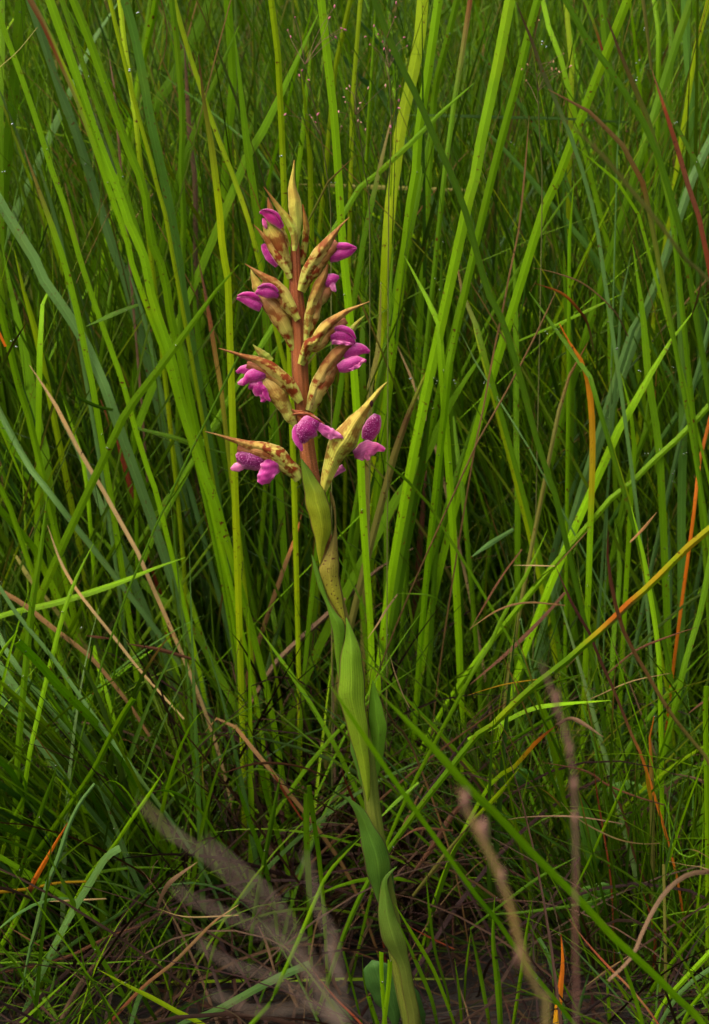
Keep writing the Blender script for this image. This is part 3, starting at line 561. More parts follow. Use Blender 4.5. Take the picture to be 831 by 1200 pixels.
# --- right, lower middle
B('T9 838,55 760,120 690,190 620,260 550,320 480,390 400,460 320,530 240,590 150,670 60,760 -8,815', 11, 'A', (-.02, .035), 'broad blade turning from yellow and orange to green, slanting down left from the right edge', sp=1, fold=.45,
  stops=[(0, 'Y'), (.1, 'A'), (.14, 'Y'), (.27, 'Y'), (.33, 'V'), (.36, 'O'), (.38, 'V'), (.46, 'M'), (.53, 'M'), (.75, 'M'), (.83, 'Y'), (.9, 'M'), (1, 'G')],
  stops2=[(0, 'Y'), (.06, 'A'), (.14, 'Y'), (.22, 'A'), (.30, 'Y'), (.33, 'O'), (.37, 'T'), (.40, 'O'), (.44, 'A'), (.5, 'Y'), (.55, 'M'), (.75, 'M'), (.83, 'Y'), (1, 'M')])
B('T9 560,-20 600,140 625,280 650,440 660,600', 6, 'G', (.04, .22)); B('T9 150,185 220,186 295,188', 1.8, 'S', (.03, .03), 'short pale twig, left arm of a dry fork', root=0)
B('T9 425,48 360,120 300,185', 1.8, 'T', (.03, .03), 'short pale twig, upper right arm of a dry fork', root=0)
B('T9 298,190 360,330 410,410 450,510 500,620 560,770 610,890', 4, 'E', (.03, .12), 'dark brown dead stalk running down from a dry fork at right', stops=[(0, 'N'), (.2, 'E'), (.75, 'N'), (.85, 'T'), (1, 'O')])
B('T9 480,60 480,180 510,340 550,450 620,570 690,690 760,780 840,890', 5, 'V', (-.2, -.12), 'soft olive brown stalk bending down right near the right edge', stops=[(0, 'E'), (.3, 'N'), (.6, 'T'), (1, 'V')])
B('T9 462,782 400,740 350,718 300,740', 6, 'P', (.0, .02), 'pale pinkish dead blade arching over, low right of centre', root=0); B('T9 300,742 230,800 150,890 T12 60,70', 5, 'A', (.02, .1), stops=[(0, 'N'), (.3, 'O'), (.7, 'Y'), (1, 'G')])
B('T9 0,405 100,340 200,315 330,325', 3, 'T', (.06, .1), root=0); B('T9 270,60 200,210 120,350 60,480 -8,590', 5, 'G', (.01, .14), 'bright green blade leaning right, low between orchid stem and yellow blade')
B('T9 490,655 300,670 200,690 80,750 -8,790', 7, 'G', (.06, .1), root=0); B('T9 420,640 320,690 200,760 60,850', 7, 'M', (.07, .1), root=0); B('T9 400,560 250,610 100,700', 5, 'M', (.1, .16), root=0)
B('T9 831,190 800,350 760,480 730,600', 9, 'M', (.06, .25)); B('T9 700,560 560,590 420,650', 2.4, 'S', (.05, .08), root=0); B('T9 640,710 625,780 630,890', 8, 'V', (.03, .16), sp=1, tipcol='O')
B('T9 -8,637 120,600 250,580', 2.2, 'A', (.04, .06), root=0); B('T9 822,605 818,700 822,890', 8, 'G', (-.02, .05), 'bright green cut off blade standing at the right edge, lower part', cut=1, root=1)
B('T9 340,80 300,200 250,340 200,500', 9, 'M', (.12, .3)); B('T9 380,90 330,220 280,340', 9, 'M', (.15, .32)); B('T9 500,-8 520,200 500,420 490,600', 6, 'M', (.1, .28)); B('T9 690,-8 695,300 690,500 690,890', 8, 'K', (.1, .25))
B('T9 270,-8 320,200 360,400', 11, 'M', (.14, .32)); B('T9 165,-8 160,200 170,380', 8, 'D', (.2, .34)); B('T9 80,-8 60,200 20,340', 6, 'M', (.2, .36)); B('T9 0,160 70,110 150,60', 8, 'K', (.16, .2), root=0)
B('T9 831,30 780,300 760,480', 6, 'K', (.14, .3)); B('T9 620,500 560,580 450,690', 4, 'M', (.06, .1), root=0); B('T9 760,700 831,650', 6, 'N', (.08, .08), root=0)
B('T9 0,410 100,240 180,130', 3, 'N', (.2, .2), root=0); B('T9 0,600 140,480 260,360 330,280', 5, 'N', (.16, .2), root=0); B('T9 650,0 600,60 556,105', 4, 'T', (.06, .06), root=0); B('T9 790,400 700,430 580,480 480,560', 3, 'N', (.1, .1), root=0)
# --- bottom left
B('T10 75,780 100,650 130,540 160,420 200,320 240,200 280,120 330,55', 8, 'K', (-.03, -.01), 'pale grey green leaf end folded over and hanging at the bottom left', fold=.5, root=0)
B('T10 418,278 370,310 320,390 270,470 220,560 160,680 110,790 60,910', 11, 'K', (-.03, -.01), 'grey green blade with snapped end leaning right at the bottom left', cut=1)
B('T10 242,182 200,250 160,320 120,390 95,445 50,540 -8,640', 9, 'O', (-.01, .03), 'blade with a burnt orange upper half and dark band at lower left', fold=.5, stops=[(0, 'R'), (.08, 'O'), (.45, 'O'), (.52, 'E'), (.58, 'E'), (.62, 'M'), (1, 'G')])
B('T10 572,8 520,90 450,190 390,280 300,390', 5, 'G', (-.01, .06), 'narrow bright green blade tip leaning right above the bottom left tangle')
B('T10 160,290 220,400 280,520 340,640 400,740 450,830 500,920', 8, 'M', (-.03, .0), 'mid green blade slanting down right to the bottom edge at lower left')
B('T10 340,700 450,760 530,800 620,850 720,905', 6, 'Y', (-.12, -.1), 'yellow green blade slanting to the bottom edge left of centre', root=1)
B('T10 490,550 420,570 330,610 250,650 120,690 -8,715', 4, 'N', (.03, .05), root=0); B('T10 460,535 370,640 300,720 250,800 205,895', 7, 'P', (.04, -.04), 'pinkish brown flat dead blade leaning right at the bottom left', root=0)
B('T10 830,476 750,530 680,600 600,680 500,760 380,890', 4.5, 'T', (-.04, -.06), 'thin rusty tan dead stem slanting up right at bottom left', root=0, stops=[(0, 'S'), (.2, 'T'), (.5, 'T'), (1, 'R')])
B('T10 685,328 600,390 570,430 548,485', 6, 'P', (-.01, .01), 'twisted mauve brown dry leaf tip at bottom, left of the blurred seed head', root=0); B('T10 550,490 650,518 830,512', 2.4, 'S', (.0, .0), root=0)
B('T10 -8,432 100,420 200,400 300,395', 5, 'A', (.04, .05), 'amber dead blade lying horizontally at the left edge, lower left', root=0); B('T10 160,465 260,460 370,455', 3, 'S', (.02, .02), root=0)
B('T10 20,-8 80,70 150,140 230,230 330,330', 8, 'K', (.03, .16)); B('T10 -8,50 100,130 200,220', 9, 'B', (.05, .16)); B('T10 -8,145 80,190 180,250 300,320', 9, 'K', (.04, .16)); B('T10 -8,200 100,240 250,310 400,380', 10, 'M', (.06, .16))
B('T10 340,60 400,200 470,380 540,500 610,620 680,760', 9, 'K', (.05, .1), 'grey green leafy culm slanting down right at the bottom left'); B('T10 440,-8 530,110 620,210 700,330 780,440', 6, 'B', (.06, .14), 'pale bluish culm with a node slanting down right behind the blurred seed head')
B('T10 530,82 580,78 640,100 700,150 770,260 831,330', 3.5, 'G', (.02, .12), 'bright green thin blade arching over near the bottom, left of centre'); B('T11 262,682 180,715 90,760 0,810 T10 740,850 620,900', 12, 'K', (-.06, -.07), 'grey green pale veined blade with cut end lying at the bottom, left of stem', cut=1, root=0)
B('T10 -8,740 200,790 400,850', 3, 'M', (-.02, .0), root=0); B('T10 510,668 300,680 -8,678', 2.4, 'M', (.0, .0), root=0); B('T10 200,-8 150,130 90,300 40,470', 7, 'M', (.0, .08)); B('T10 60,-8 90,80 30,220', 6, 'G', (.02, .1))
B('T10 360,-8 420,110 470,200', 14, 'M', (.07, .16)); B('T10 -8,640 100,650 250,700 420,790', 3, 'M', (-.03, -.02), root=0); B('T10 20,545 90,590 160,630', 2.4, 'T', (-.02, -.02), root=0); B('T10 450,680 500,800 550,890', 5, 'M', (-.04, .0)); B('T10 520,560 560,650 600,790', 4, 'M', (.0, .04))
B('T10 250,0 330,110 390,260', 8, 'M', (.06, .14)); B('T10 180,-8 260,80 400,250 520,400', 7, 'K', (.08, .14)); B('T10 130,890 170,800 200,690', 4, 'D', (-.02, .0), root=0)
# --- bottom centre
B('F 383,797 450,897 503,972 555,1045 T12 100,540 200,690 330,850 420,985', 8, 'G', (-.36, -.24), 'bright green blade in front of the stem, slanting down right to bottom', fold=.2, sp=.2)
B('F 442,810 500,868 551,925 T12 100,170 200,280 300,380 400,480 500,590 620,700 720,800 830,925', 11, 'G', (-.38, -.28), 'soft focus green blade crossing the lower right diagonally in front', fold=.2, sp=.2)
B('T11 90,-8 110,90 140,200 180,340', 9, 'G', (.05, .12), 'bright green cut blade standing left of the stem near the bottom', cut=1); B('T11 165,0 130,180 100,340 70,500', 6, 'D', (.0, .06)); B('T11 0,30 40,150 100,320 135,470', 7, 'G', (.01, .1))
B('T11 250,90 250,250 258,400 262,560', 9, 'M', (.02, .06), 'upright green blade with torn top just left of the lower stem', cut=1); B('T11 258,60 275,180 297,340', 7, 'G', (.01, .05), 'bright ragged blade beside the torn one left of the lower stem', cut=1)
B('T11 440,240 330,360 280,460 230,580 180,690 130,800 60,890', 7, 'G', (-.1, -.32), 'soft focus green blade curving left to the bottom edge, left of the stem', fold=.2)
B('T11 510,640 512,740 525,900', 7, 'G', (-.05, -.04), 'bright green cut blade at the stem base, left one of a pair', cut=1); B('T11 541,668 535,760 518,900', 8, 'G', (-.055, -.045), 'bright green cut blade at the stem base, right one of a pair', cut=1)
B('T11 465,795 480,840 500,900', 5, 'G', (-.05, -.04), cut=1); B('T11 556,472 620,580 690,700 750,850', 5, 'G', (-.02, .0), 'bright thin blade rising from the ground right of the stem base', root=1); B('T11 570,540 620,650 680,790 700,870', 5, 'M', (-.02, .0)); B('T11 665,370 680,520 700,650 740,780 750,870', 4, 'M', (.01, .04))
B('T11 765,665 780,770 790,890', 4, 'G', (-.02, .0)); B('T11 823,556 805,700 800,800', 3, 'G', (.0, .03)); B('T11 378,638 410,760 440,880', 3, 'M', (-.02, .0), cut=1); B('T11 444,648 450,740 480,870', 2.4, 'M', (-.01, .01))
B('T11 270,700 300,740 360,810 440,890', 3, 'R', (-.04, -.05), 'thin reddish brown stem slanting down right near the bottom, left of stem', root=0); B('T11 605,550 680,590 765,630', 2.6, 'R', (.06, .06), root=0)
B('T11 80,545 110,610 140,712', 4, 'P', (-.02, -.02), root=0); B('T11 185,740 200,790 220,835', 5, 'P', (-.02, -.02), root=0); B('T11 120,-8 170,80 235,180', 4, 'R', (.04, .05), root=0); B('T11 831,180 750,280 680,370 620,445', 6, 'V', (.03, .08), root=0)
B('T11 570,252 640,212 760,218', 4, 'N', (.06, .08), root=0); B('T11 831,190 760,300 700,470 680,550', 5, 'M', (.03, .1)); B('T11 440,232 380,245 320,290', 2.4, 'M', (.01, .02), root=0); B('T11 315,560 350,600 340,720 370,790', 7, 'N', (.04, .05), root=0)
B('F 256,908 300,895 345,897 384,910', 5, 'N', (.02, .03), 'rusty pink flat dead blade arching horizontally left of the lower stem', root=0); B('T11 600,390 690,270 760,160 831,90', 10, 'N', (.1, .14), root=0); B('T11 500,180 560,120 640,50', 5, 'M', (.04, .06), root=0)
B('T11 60,20 80,120 110,210', 7, 'P', (.1, .14)); B('T11 370,-8 390,60 420,130', 4, 'R', (.08, .1)); B('T11 545,300 590,200 660,60', 6, 'T', (.1, .14), root=0)
# --- bottom right
B('T12 316,578 322,680 312,780 300,900', 12, 'O', (-.05, -.06), 'bright orange pointed dead blade standing at the bottom, right of centre', stops=[(0, 'R'), (.12, 'O'), (.6, 'O'), (1, 'A')], fold=.5)
B('T12 238,592 265,640 290,710', 7, 'K', (-.03, -.03), cut=1, root=1); B('T12 85,450 80,600 95,740 105,890', 10, 'M', (-.03, -.02), 'mid green upright spotted blade at the bottom, right of the stem', sp=1)
B('T12 215,460 195,580 180,700 150,890', 5, 'G', (-.02, .0)); B('T12 0,558 30,690 65,880', 5, 'M', (-.02, .0)); B('T12 340,520 400,600 480,690 560,770 655,892', 3, 'R', (-.05, -.08), 'thin red stem slanting down right beside the orange blade', root=0, stops=[(0, 'N'), (.4, 'R'), (.8, 'T'), (1, 'R')])
B('T12 673,335 677,540 680,750', 4, 'V', (-.03, -.02), 'stiff pale green cut stalk standing upright at the lower right', cut=1); B('T12 840,360 760,370 690,420 640,490 600,570 560,660 480,740', 6, 'P', (-.22, -.26), 'out of focus pinkish brown dead blade arching at the lower right', root=0)
B('T12 560,-8 520,90 460,220 420,310 360,430', 3.4, 'G', (.0, .06), 'thin bright blade leaning right among the broad leaves', root=0); B('T12 315,118 360,165 430,210 520,250 600,264 660,262', 2.6, 'S', (.0, .02), 'thin straw stem curving right above the broad leaves', root=0)
B('T12 130,180 200,170 350,168 480,185 530,195', 2.6, 'P', (.04, .05), root=0); B('T12 845,630 760,720 680,810 630,900', 8, 'G', (-.06, -.05)); B('T12 845,690 740,770 660,890', 7, 'K', (-.07, -.06)); B('T12 845,740 770,830 740,895', 7, 'G', (-.09, -.08))
B('T12 822,535 760,610 700,680 640,760', 8, 'G', (-.02, .0), 'green pointed blade leaning right at the lower right edge'); B('T12 250,-20 400,10 480,60 580,100 680,130', 3, 'N', (.05, .06), root=0); B('T12 320,588 400,670 500,780 580,880', 2.8, 'K', (-.05, -.04), 'pale thin stem slanting down right beside the orange blade tip')
B('T12 430,-8 440,80 460,200 490,400 500,640', 2.4, 'R', (.05, .08)); B('T12 460,10 530,150 570,300 620,430', 3, 'N', (.07, .1)); B('T12 600,430 640,560 640,700', 5, 'R', (.05, .06)); B('T12 770,455 740,560 700,660', 3, 'N', (.0, .02), root=0)
B('T12 831,270 760,310 700,260 690,120', 2.4, 'M', (.03, .06), root=0); B('T12 831,245 740,245 640,262', 2.2, 'M', (.02, .04), root=0); B('T12 831,490 700,510 560,550', 3, 'M', (.0, .02), root=0); B('T12 510,430 400,470 200,500 60,510', 4, 'D', (.04, .06), root=0)
B('T12 370,310 240,380 130,460 0,560', 4, 'D', (.03, .05), root=0); B('T12 610,0 620,60 630,120', 5, 'A', (.05, .06), root=0); B('T12 420,690 400,760 370,870', 6, 'K', (-.04, -.03)); B('T12 470,690 480,790 485,890', 5, 'G', (-.03, -.02)); B('T12 500,590 540,700 600,890', 6, 'G', (-.18, -.16))
B('T12 700,20 760,30 831,60', 6, 'P', (.04, .05), root=0); B('T12 690,325 760,340 831,355', 3, 'S', (-.02, -.02), root=0); B('T12 170,0 100,90 0,190', 7, 'Y', (.0, .05), root=0); B('T12 550,655 480,700 400,760', 3, 'S', (-.05, -.05), root=0)

# labels: hand written where given; otherwise look, lean and place, with a count from the left where several are alike
def zone(x, y):
    hx = 'at the left edge' if x < 75 else 'in the left part' if x < 190 else 'left of the orchid' if x < 345 else 'right beside the orchid' if x < 470 else \
         'right of the orchid' if x < 590 else 'in the right part' if x < 745 else 'at the right edge'
    vy = 'high up' if y < 200 else 'at upper flower height' if y < 380 else 'at lower flower height' if y < 560 else 'at mid height' if y < 720 else \
         'at lower leaf height' if y < 900 else 'near the ground' if y < 1050 else 'at the bottom'
    return f'{vy} {hx}'
from collections import defaultdict
grpd = defaultdict(list)
for o, a, w_, col, lab in NB_ALL:
    if lab: o['label'] = lab; continue
    v = a[0] - a[-1]; ang = math.degrees(math.atan2(v[0], abs(v[1]))) * (1 if v[1] < 0 else 1)
    lean = 'nearly flat' if abs(ang) > 62 else 'upright' if abs(ang) < 9 else 'right leaning' if ang > 0 else 'left leaning'
    if v[1] > 0: lean = 'drooping' if abs(ang) < 62 else 'nearly flat'
    wd = 'hair thin' if w_ < 3 else 'narrow' if w_ < 6.5 else 'broad' if w_ > 11 else 'medium'
    mx, my = a[len(a) // 2]
    grpd[f'{lean} {wd} {WORD[col]} blade {zone(mx, my)}'].append((mx, o))
ORD = ['leftmost', 'second', 'third', 'fourth', 'fifth', 'sixth']
NUM = {2: 'two', 3: 'three', 4: 'four', 5: 'five', 6: 'six'}
for k, v in grpd.items():
    v.sort(key=lambda t: t[0])
    if len(v) == 1: v[0][1]['label'] = k; continue
    for i, (_, o) in enumerate(v):
        k = k.replace('left leaning', 'left-leaning').replace('right leaning', 'right-leaning').replace('hair thin', 'hair-thin'); o['label'] = ('leftmost ' if i == 0 else 'rightmost ' if i == len(v) - 1 else ORD[i] + ' from left ') + k

# ------------------------------------------------------------------ the orchid
ORP = P(490, 1212, 0); ORP[2] = 0
orchid = thing('wild_orchid', 'tall wild orchid with magenta flowers on a reddish spike rising from the grass', 'orchid', tuple(ORP))
def hexc(a): return np.array(a, float)
def catrow(a, n): return resample(a, n)
NZ = [0.]
def surf(name, parent, L, R, depth, bulge, m, colf, back=None, thick=.0004, ns=26, nu=9, sharp=1., keel=0., tilt=0., wavy=0., origin=None, curl=0., vee=0., lump=1.):
    """a leaf-like body between outline L and outline R (photo pixels in the plane y = depth), its face bulging towards the front.
    back: how far the rear bulges too (a closed body); tilt: right edge nearer (+) or farther; colf(s, t) -> rgb, spots"""
    L = resample(L, ns); R = resample(R, ns); NZ[0] += 1.7; z0 = NZ[0]; sr = np.linspace(0, 1, ns)
    ww = np.linalg.norm(R - L, axis=1)[:, None]; dr = (R - L) / (ww + 1e-9)
    L = L + dr * ww * .035 * lump * (np.sin(sr * 11 + z0) + .6 * np.sin(sr * 27 + 2 * z0))[:, None]; R = R + dr * ww * .035 * lump * (np.sin(sr * 13 + 2 * z0) + .6 * np.sin(sr * 29 + z0))[:, None]
    s = np.linspace(0, 1, ns); t = np.linspace(0, 1, nu)
    dep = np.interp(s, np.linspace(0, 1, len(depth)), depth) if np.ndim(depth) else np.full(ns, depth)
    Pf = np.zeros((ns, nu, 3)); Pb = np.zeros((ns, nu, 3)); u = (1 - np.cos(t * np.pi)) / 2
    pr = vee * (1 - np.abs(2 * u - 1)) + (1 - vee) * np.sqrt(np.clip(1 - (2 * u - 1) ** 2, 0, 1)) ** sharp
    for i in range(ns):
        l, r_ = L[i], R[i]; wdt = np.hypot(*(r_ - l)) * .0005
        for j in range(nu):
            x, y = l + (r_ - l) * u[j]
            tl = tilt * wdt * (.5 - u[j]); wv = wavy * .0012 * math.sin(s[i] * 17 + (3 if u[j] > .5 else 0)) * (2 * u[j] - 1) ** 2
            kl = keel * wdt * max(0, 1 - abs(u[j] - .5) * 6) + lump * .035 * wdt * pr[j] * math.sin(s[i] * 9 + z0 + 5 * u[j]) + lump * .02 * wdt * pr[j] * math.sin(s[i] * 21 + z0 - 9 * u[j])
            if curl: tl += curl * .12 * wdt * max(0, abs(2 * u[j] - 1) - .75) * 4 * math.sin(s[i] * 12 + z0 + 3 * u[j])
            Pf[i, j] = P(x, y, dep[i] - bulge * wdt * pr[j] + tl + wv - kl)
            zb = dep[i] + thick * pr[j] + tl + wv + (back * wdt * pr[j] if back is not None else -bulge * wdt * pr[j] - kl)
            Pb[i, j] = P(x, y, zb)
    ring = np.concatenate([Pf, Pb[:, ::-1]], 1); nr = 2 * nu
    uu = np.tile(np.r_[u, u[::-1]], (ns, 1)); ss = np.tile(s[:, None], (1, nr))
    c = np.array([[colf(ss[i, j], uu[i, j]) for j in range(nr)] for i in range(ns)], float)
    Q = grid(ns, nr, True).reshape(ns - 1, nr, 4); Q = np.delete(Q, [nu - 1, nr - 1], 1).reshape(-1, 4)
    base = origin if origin is not None else ORP
    return link(name, mesh(name, (ring.reshape(-1, 3) - base), Q, m, c.reshape(-1, 4), np.stack([uu, ss], -1).reshape(-1, 2)), parent)
def cl(s):
    """'x,y,w ...' centre line with full widths -> left and right outlines"""
    a = pts(s); b = resample(a, 30); T = np.gradient(b[:, :2], axis=0); T /= np.linalg.norm(T, axis=1)[:, None] + 1e-9
    N = np.stack([T[:, 1], -T[:, 0]], 1) * b[:, 2:3] / 2
    if N[:, 0].mean() > 0: N = -N
    return b[:, :2] + N, b[:, :2] - N
def tube(name, parent, P3, rad, m, colf, nseg=12, base=None):
    P3 = resample(np.hstack([np.array(P3), np.array(rad)[:, None]]), max(8, len(P3) * 5)); c3, rr = P3[:, :3], P3[:, 3]
    T = np.gradient(c3, axis=0); T /= np.linalg.norm(T, axis=1)[:, None]
    A = np.cross(T, np.array((.3, -1, .1))); A /= np.linalg.norm(A, axis=1)[:, None]; Bv = np.cross(T, A)
    th = np.linspace(0, 2 * math.pi, nseg, endpoint=False)
    V = c3[:, None] + rr[:, None, None] * (np.cos(th)[None, :, None] * A[:, None] + np.sin(th)[None, :, None] * Bv[:, None])
    s = np.linspace(0, 1, len(c3)); c = np.array([colf(k, 0) for k in s])[:, None, :].repeat(nseg, 1)
    uv = np.stack([np.tile(np.arange(nseg) / nseg, (len(c3), 1)), np.tile(s[:, None], (1, nseg))], -1)
    b_ = np.zeros(3) if base is None else base
    return link(name, mesh(name, V.reshape(-1, 3) - b_, grid(len(c3), nseg, True), m, c.reshape(-1, 4), uv.reshape(-1, 2)), parent)
def lerp(a, b, t): return np.array(a) * (1 - t) + np.array(b) * t
# flowering stem
axis = [(346, 268, 4), (346, 300, 5.6), (347, 340, 8), (350, 380, 9.3), (352, 440, 9.6), (356, 490, 9.2), (363, 545, 9.4), (376, 610, 9.5), (391, 690, 9.5), (404, 745, 10),
        (416, 820, 10), (430, 880, 9.5), (436, 940, 9.5), (447, 1010, 9.5), (458, 1070, 10), (468, 1130, 11), (482, 1195, 12), (488, 1222, 12)]
def stemcol(s, t):
    if s < .36: return (*lerp((.27, .080, .032), (.28, .105, .030), s / .36), 1.)
    return (*lerp((.15, .10, .02), (.11, .15, .018), min(1, (s - .36) * 4)), .3)
tube('stem', orchid, [P(x, y, .004) for x, y, _ in axis], [r_ * .0005 for _, _, r_ in axis], M_STEM, stemcol, 16, ORP)
# bracts
YG, CR, BR, RU, DG = (.24, .30, .040), (.32, .36, .07), (.14, .048, .018), (.27, .070, .022), (.15, .20, .03)
def bractcol(tip=BR, body=YG, base=CR, spots=.9, edge=BR, tl=.5, ed=.8, pink=0, side=0):
    tl_ = tl
    def f(s, t):
        tl = tl_; c = lerp(tip, body, min(1, s / tl) ** 1.1) if s < tl else lerp(body, base, (s - tl) / (1 - tl))
        e = max(0, abs(2 * t - 1) - .72) / .28
        c = lerp(c, edge, ed * e * max(0, 1 - s * .6)); c = lerp(c, RU, .35 * max(0, 1 - abs(s - .35) * 3.2))
        if side: c = lerp(c, BR, .75 * max(0, 1 - (t if side < 0 else 1 - t) * 2.6) * max(0, 1 - s * 1.1))
        if pink: c = lerp(c, (.5, .22, .16), pink * t * s)
        c = lerp(c, (.50, .48, .16), .7 * max(0, abs(2 * t - 1) - .9) / .1 * min(1, s * 2)) * 1.4  # rim highlight painted in as a pale cream edge line
        return (*c, spots * (0 if s > .93 else 1) * min(1, .25 + 1.4 * s))
    return f
def bract(s, dep, bulge=.36, back=None, label=None, ov=None, **k):
    a, b_ = cl(s); mm = (a + b_) / 2; f_ = np.interp(np.linspace(0, 1, 30), [0, .25, .6, 1], [.7, .76, .88, .92])[:, None]; a, b_ = mm + (a - mm) * f_, mm + (b_ - mm) * f_
    k.setdefault('side', 1 if a[0, 0] > a[-1, 0] else -1); k['side'] = k['side'] or 0
    o = surf('bract', orchid, a, b_, dep, bulge, M_BRACT, bractcol(**k), back=back, ns=34, nu=11, keel=.04, thick=.0003, curl=1., vee=.5)
    if label: o['label'] = label
    if ov:                                                             # the swollen ovary the bract leans on, towards the flower
        q = resample(pts(s), 30)[9:]; q[:, 0] += ov[0] * np.linspace(1, .25, 21); q[:, 1] += ov[1] * np.linspace(1, .25, 21)
        q[:, 2] = np.interp(np.linspace(0, 1, 21), [0, .25, .6, 1], [.5, .9, 1, .5]) * q[:, 2].max() * 1.0
        n_ = np.gradient(q[:, :2], axis=0); n_ /= np.linalg.norm(n_, axis=1)[:, None]; n_ = np.stack([n_[:, 1], -n_[:, 0]], 1) * q[:, 2:3] / 2
        if n_[:, 0].mean() > 0: n_ = -n_
        surf('ovary', orchid, q[:, :2] + n_, q[:, :2] - n_, dep + .0035, .5, M_BRACT, bractcol(body=(.34, .24, .07), tip=(.26, .09, .05), base=CR, spots=1, ed=.3), back=.5, ns=22, nu=9)
    return o
def ovary(s, dep, **k):
    a, b_ = cl(s); return surf('ovary', orchid, a, b_, dep, .5, M_BRACT, bractcol(**k), back=.5, ns=24, nu=9)
MG, LM, DM, PK = (.34, .010, .18), (.48, .050, .30), (.15, .003, .085), (.64, .20, .42)
def petcol(a=MG, b_=LM, tip=DM, spots=.3, bk=.5):
    def f(s, t):
        e = abs(2 * t - 1); c = lerp(lerp(a, b_, s), DM, max(0, s - .6) / .4 * .8); c = lerp(c, tip, max(0, 1 - s * 5) * .4); c = lerp(c, tip, .5 * max(0, 1 - e * 2.2)); c = lerp(c, (.78, .36, .56), .45 * max(0, e - .7) / .3) * 1.2
        return (*c, spots)
    return f
def flower(c, parts, d):
    base = P(*c, d); e = bpy.data.objects.new('flower', None); C.objects.link(e); e.parent = orchid; e.location = tuple(base - ORP)
    e.empty_display_size = .003
    for nm, s, dep, bulge, back, kw in parts:
        kw2 = ''; a, b_ = cl(s); surf(nm, e, a, b_, d + dep, bulge * (.8 if nm == 'sepal' else .62), M_PETAL, petcol(**kw), back=back if 'F' not in kw2 else None, ns=22, nu=11, origin=base, thick=.0003, wavy=.7 if nm == 'lip' else .15, curl=.7 if nm == 'lip' else .3, vee=.3, lump=1.3 if nm == 'lip' else .45)
    return e
# top of the spike (C1 tile), far ones first
bract('C1 432,205,4 440,250,20 446,310,32 438,380,32 428,450,18', .006, body=YG, tip=RU, spots=1)
bract('C1 291,178,4 298,210,24 312,260,46 345,330,50 372,380,26', .008, body=(.30, .22, .05), tip=BR, spots=.8)
ovary('C1 278,275,20 300,310,66 322,355,84 345,410,72 368,460,44 382,508,20', .001, body=(.25, .20, .045), tip=DG, spots=1, tl=.5)
flower((317, 255), [('petal', 'C1 257,240,8 280,240,34 315,262,50 350,300,22', 0, .5, .45, {}), ('sepal', 'C1 262,232,6 290,230,14 325,246,18 345,280,12', -.0022, .4, .3, dict(a=DM, b_=MG)),
                    ('petal', 'C1 272,262,8 277,280,20 284,304,10', .001, .5, .4, dict(a=LM, b_=PK))], -.004)
bract('C1 273,133,3 300,170,14 335,220,26 370,265,38 392,310,38 400,360,28 398,395,18', -.006, body=YG, tip=BR, spots=.6, side=0, ed=1)
bract('C1 398,26,4 394,70,16 390,120,34 396,180,56 402,230,62 408,290,46 405,340,30 402,388,16', -.004, body=(.36, .36, .06), tip=(.30, .15, .04), base=CR, tl=.12, spots=.3, ed=.25, label='palest, most upright bract at the tip of the spike')
bract('C1 232,287,3 258,315,14 285,350,26 310,395,34 345,440,34 372,480,24 385,505,14', -.006, body=(.34, .26, .06), tip=BR, spots=1, ed=1)
flower((314, 299), [('petal', 'C1 268,368,10 282,392,34 305,425,40 328,458,16', 0, .5, .4, {}), ('sepal', 'C1 274,366,6 296,388,14 318,424,16 334,452,8', -.0016, .4, .3, dict(a=LM, b_=PK))], -.002)
bract('C1 622,257,3 585,295,16 545,345,40 505,395,62 470,445,58 440,500,42 420,555,20', -.005, ov=(7, 5), body=(.30, .24, .06), tip=(.30, .17, .05), spots=1, ed=.8, side=0)
flower((402, 296), [('petal', 'C1 652,384,5 620,398,36 580,410,50 540,418,50', 0, .5, .4, dict(spots=.1)), ('sepal', 'C1 650,380,4 612,374,24 575,374,26 548,382,20', -.0018, .4, .3, dict(a=MG, b_=LM, spots=.1))], -.001)
bract('C1 534,447,8 520,490,40 495,545,56 470,610,48 455,680,38 445,760,20', -.003, ov=(6, 0), body=(.32, .32, .07), tip=BR, spots=.8)
ovary('C1 560,500,22 535,540,56 512,580,52 490,630,16', .002, body=(.28, .13, .06), tip=BR, spots=.8)
flower((389, 332), [('petal', 'C1 580,500,12 562,505,38 540,515,56 520,525,50', 0, .5, .4, {}), ('petal', 'C1 566,560,8 556,545,24 548,520,24', -.001, .4, .3, dict(a=PK, b_=PK))], -.001)
# second tier, left
bract('C1 222,470,4 232,500,30 252,545,50 275,590,40', .008, body=(.33, .30, .06), tip=CR, spots=.3)
ovary('C1 262,578,36 300,612,72 335,655,74 360,705,62 380,755,42 400,800,18', .002, body=(.30, .26, .06), tip=(.30, .16, .08), spots=1)
flower((292, 353), [('petal', 'C1 164,588,10 192,592,28 228,606,46 264,626,36', 0, .5, .4, {}), ('sepal', 'C1 168,578,8 200,570,20 235,578,26 258,596,16', -.0016, .4, .3, dict(a=MG, b_=MG))], .0)
flower((313, 341), [('petal', 'C1 240,566,10 265,560,42 300,562,52 335,576,26', 0, .5, .45, {}), ('sepal', 'C1 248,546,8 280,534,18 312,542,20 332,562,10', -.002, .4, .3, dict(a=DM, b_=MG))], -.006)
bract('C1 197,446,3 232,470,18 275,500,36 320,530,52 355,565,52 385,615,40 415,670,18', -.006, ov=(-3, 7), body=(.30, .24, .06), tip=(.24, .11, .04), spots=1, ed=1, side=1)
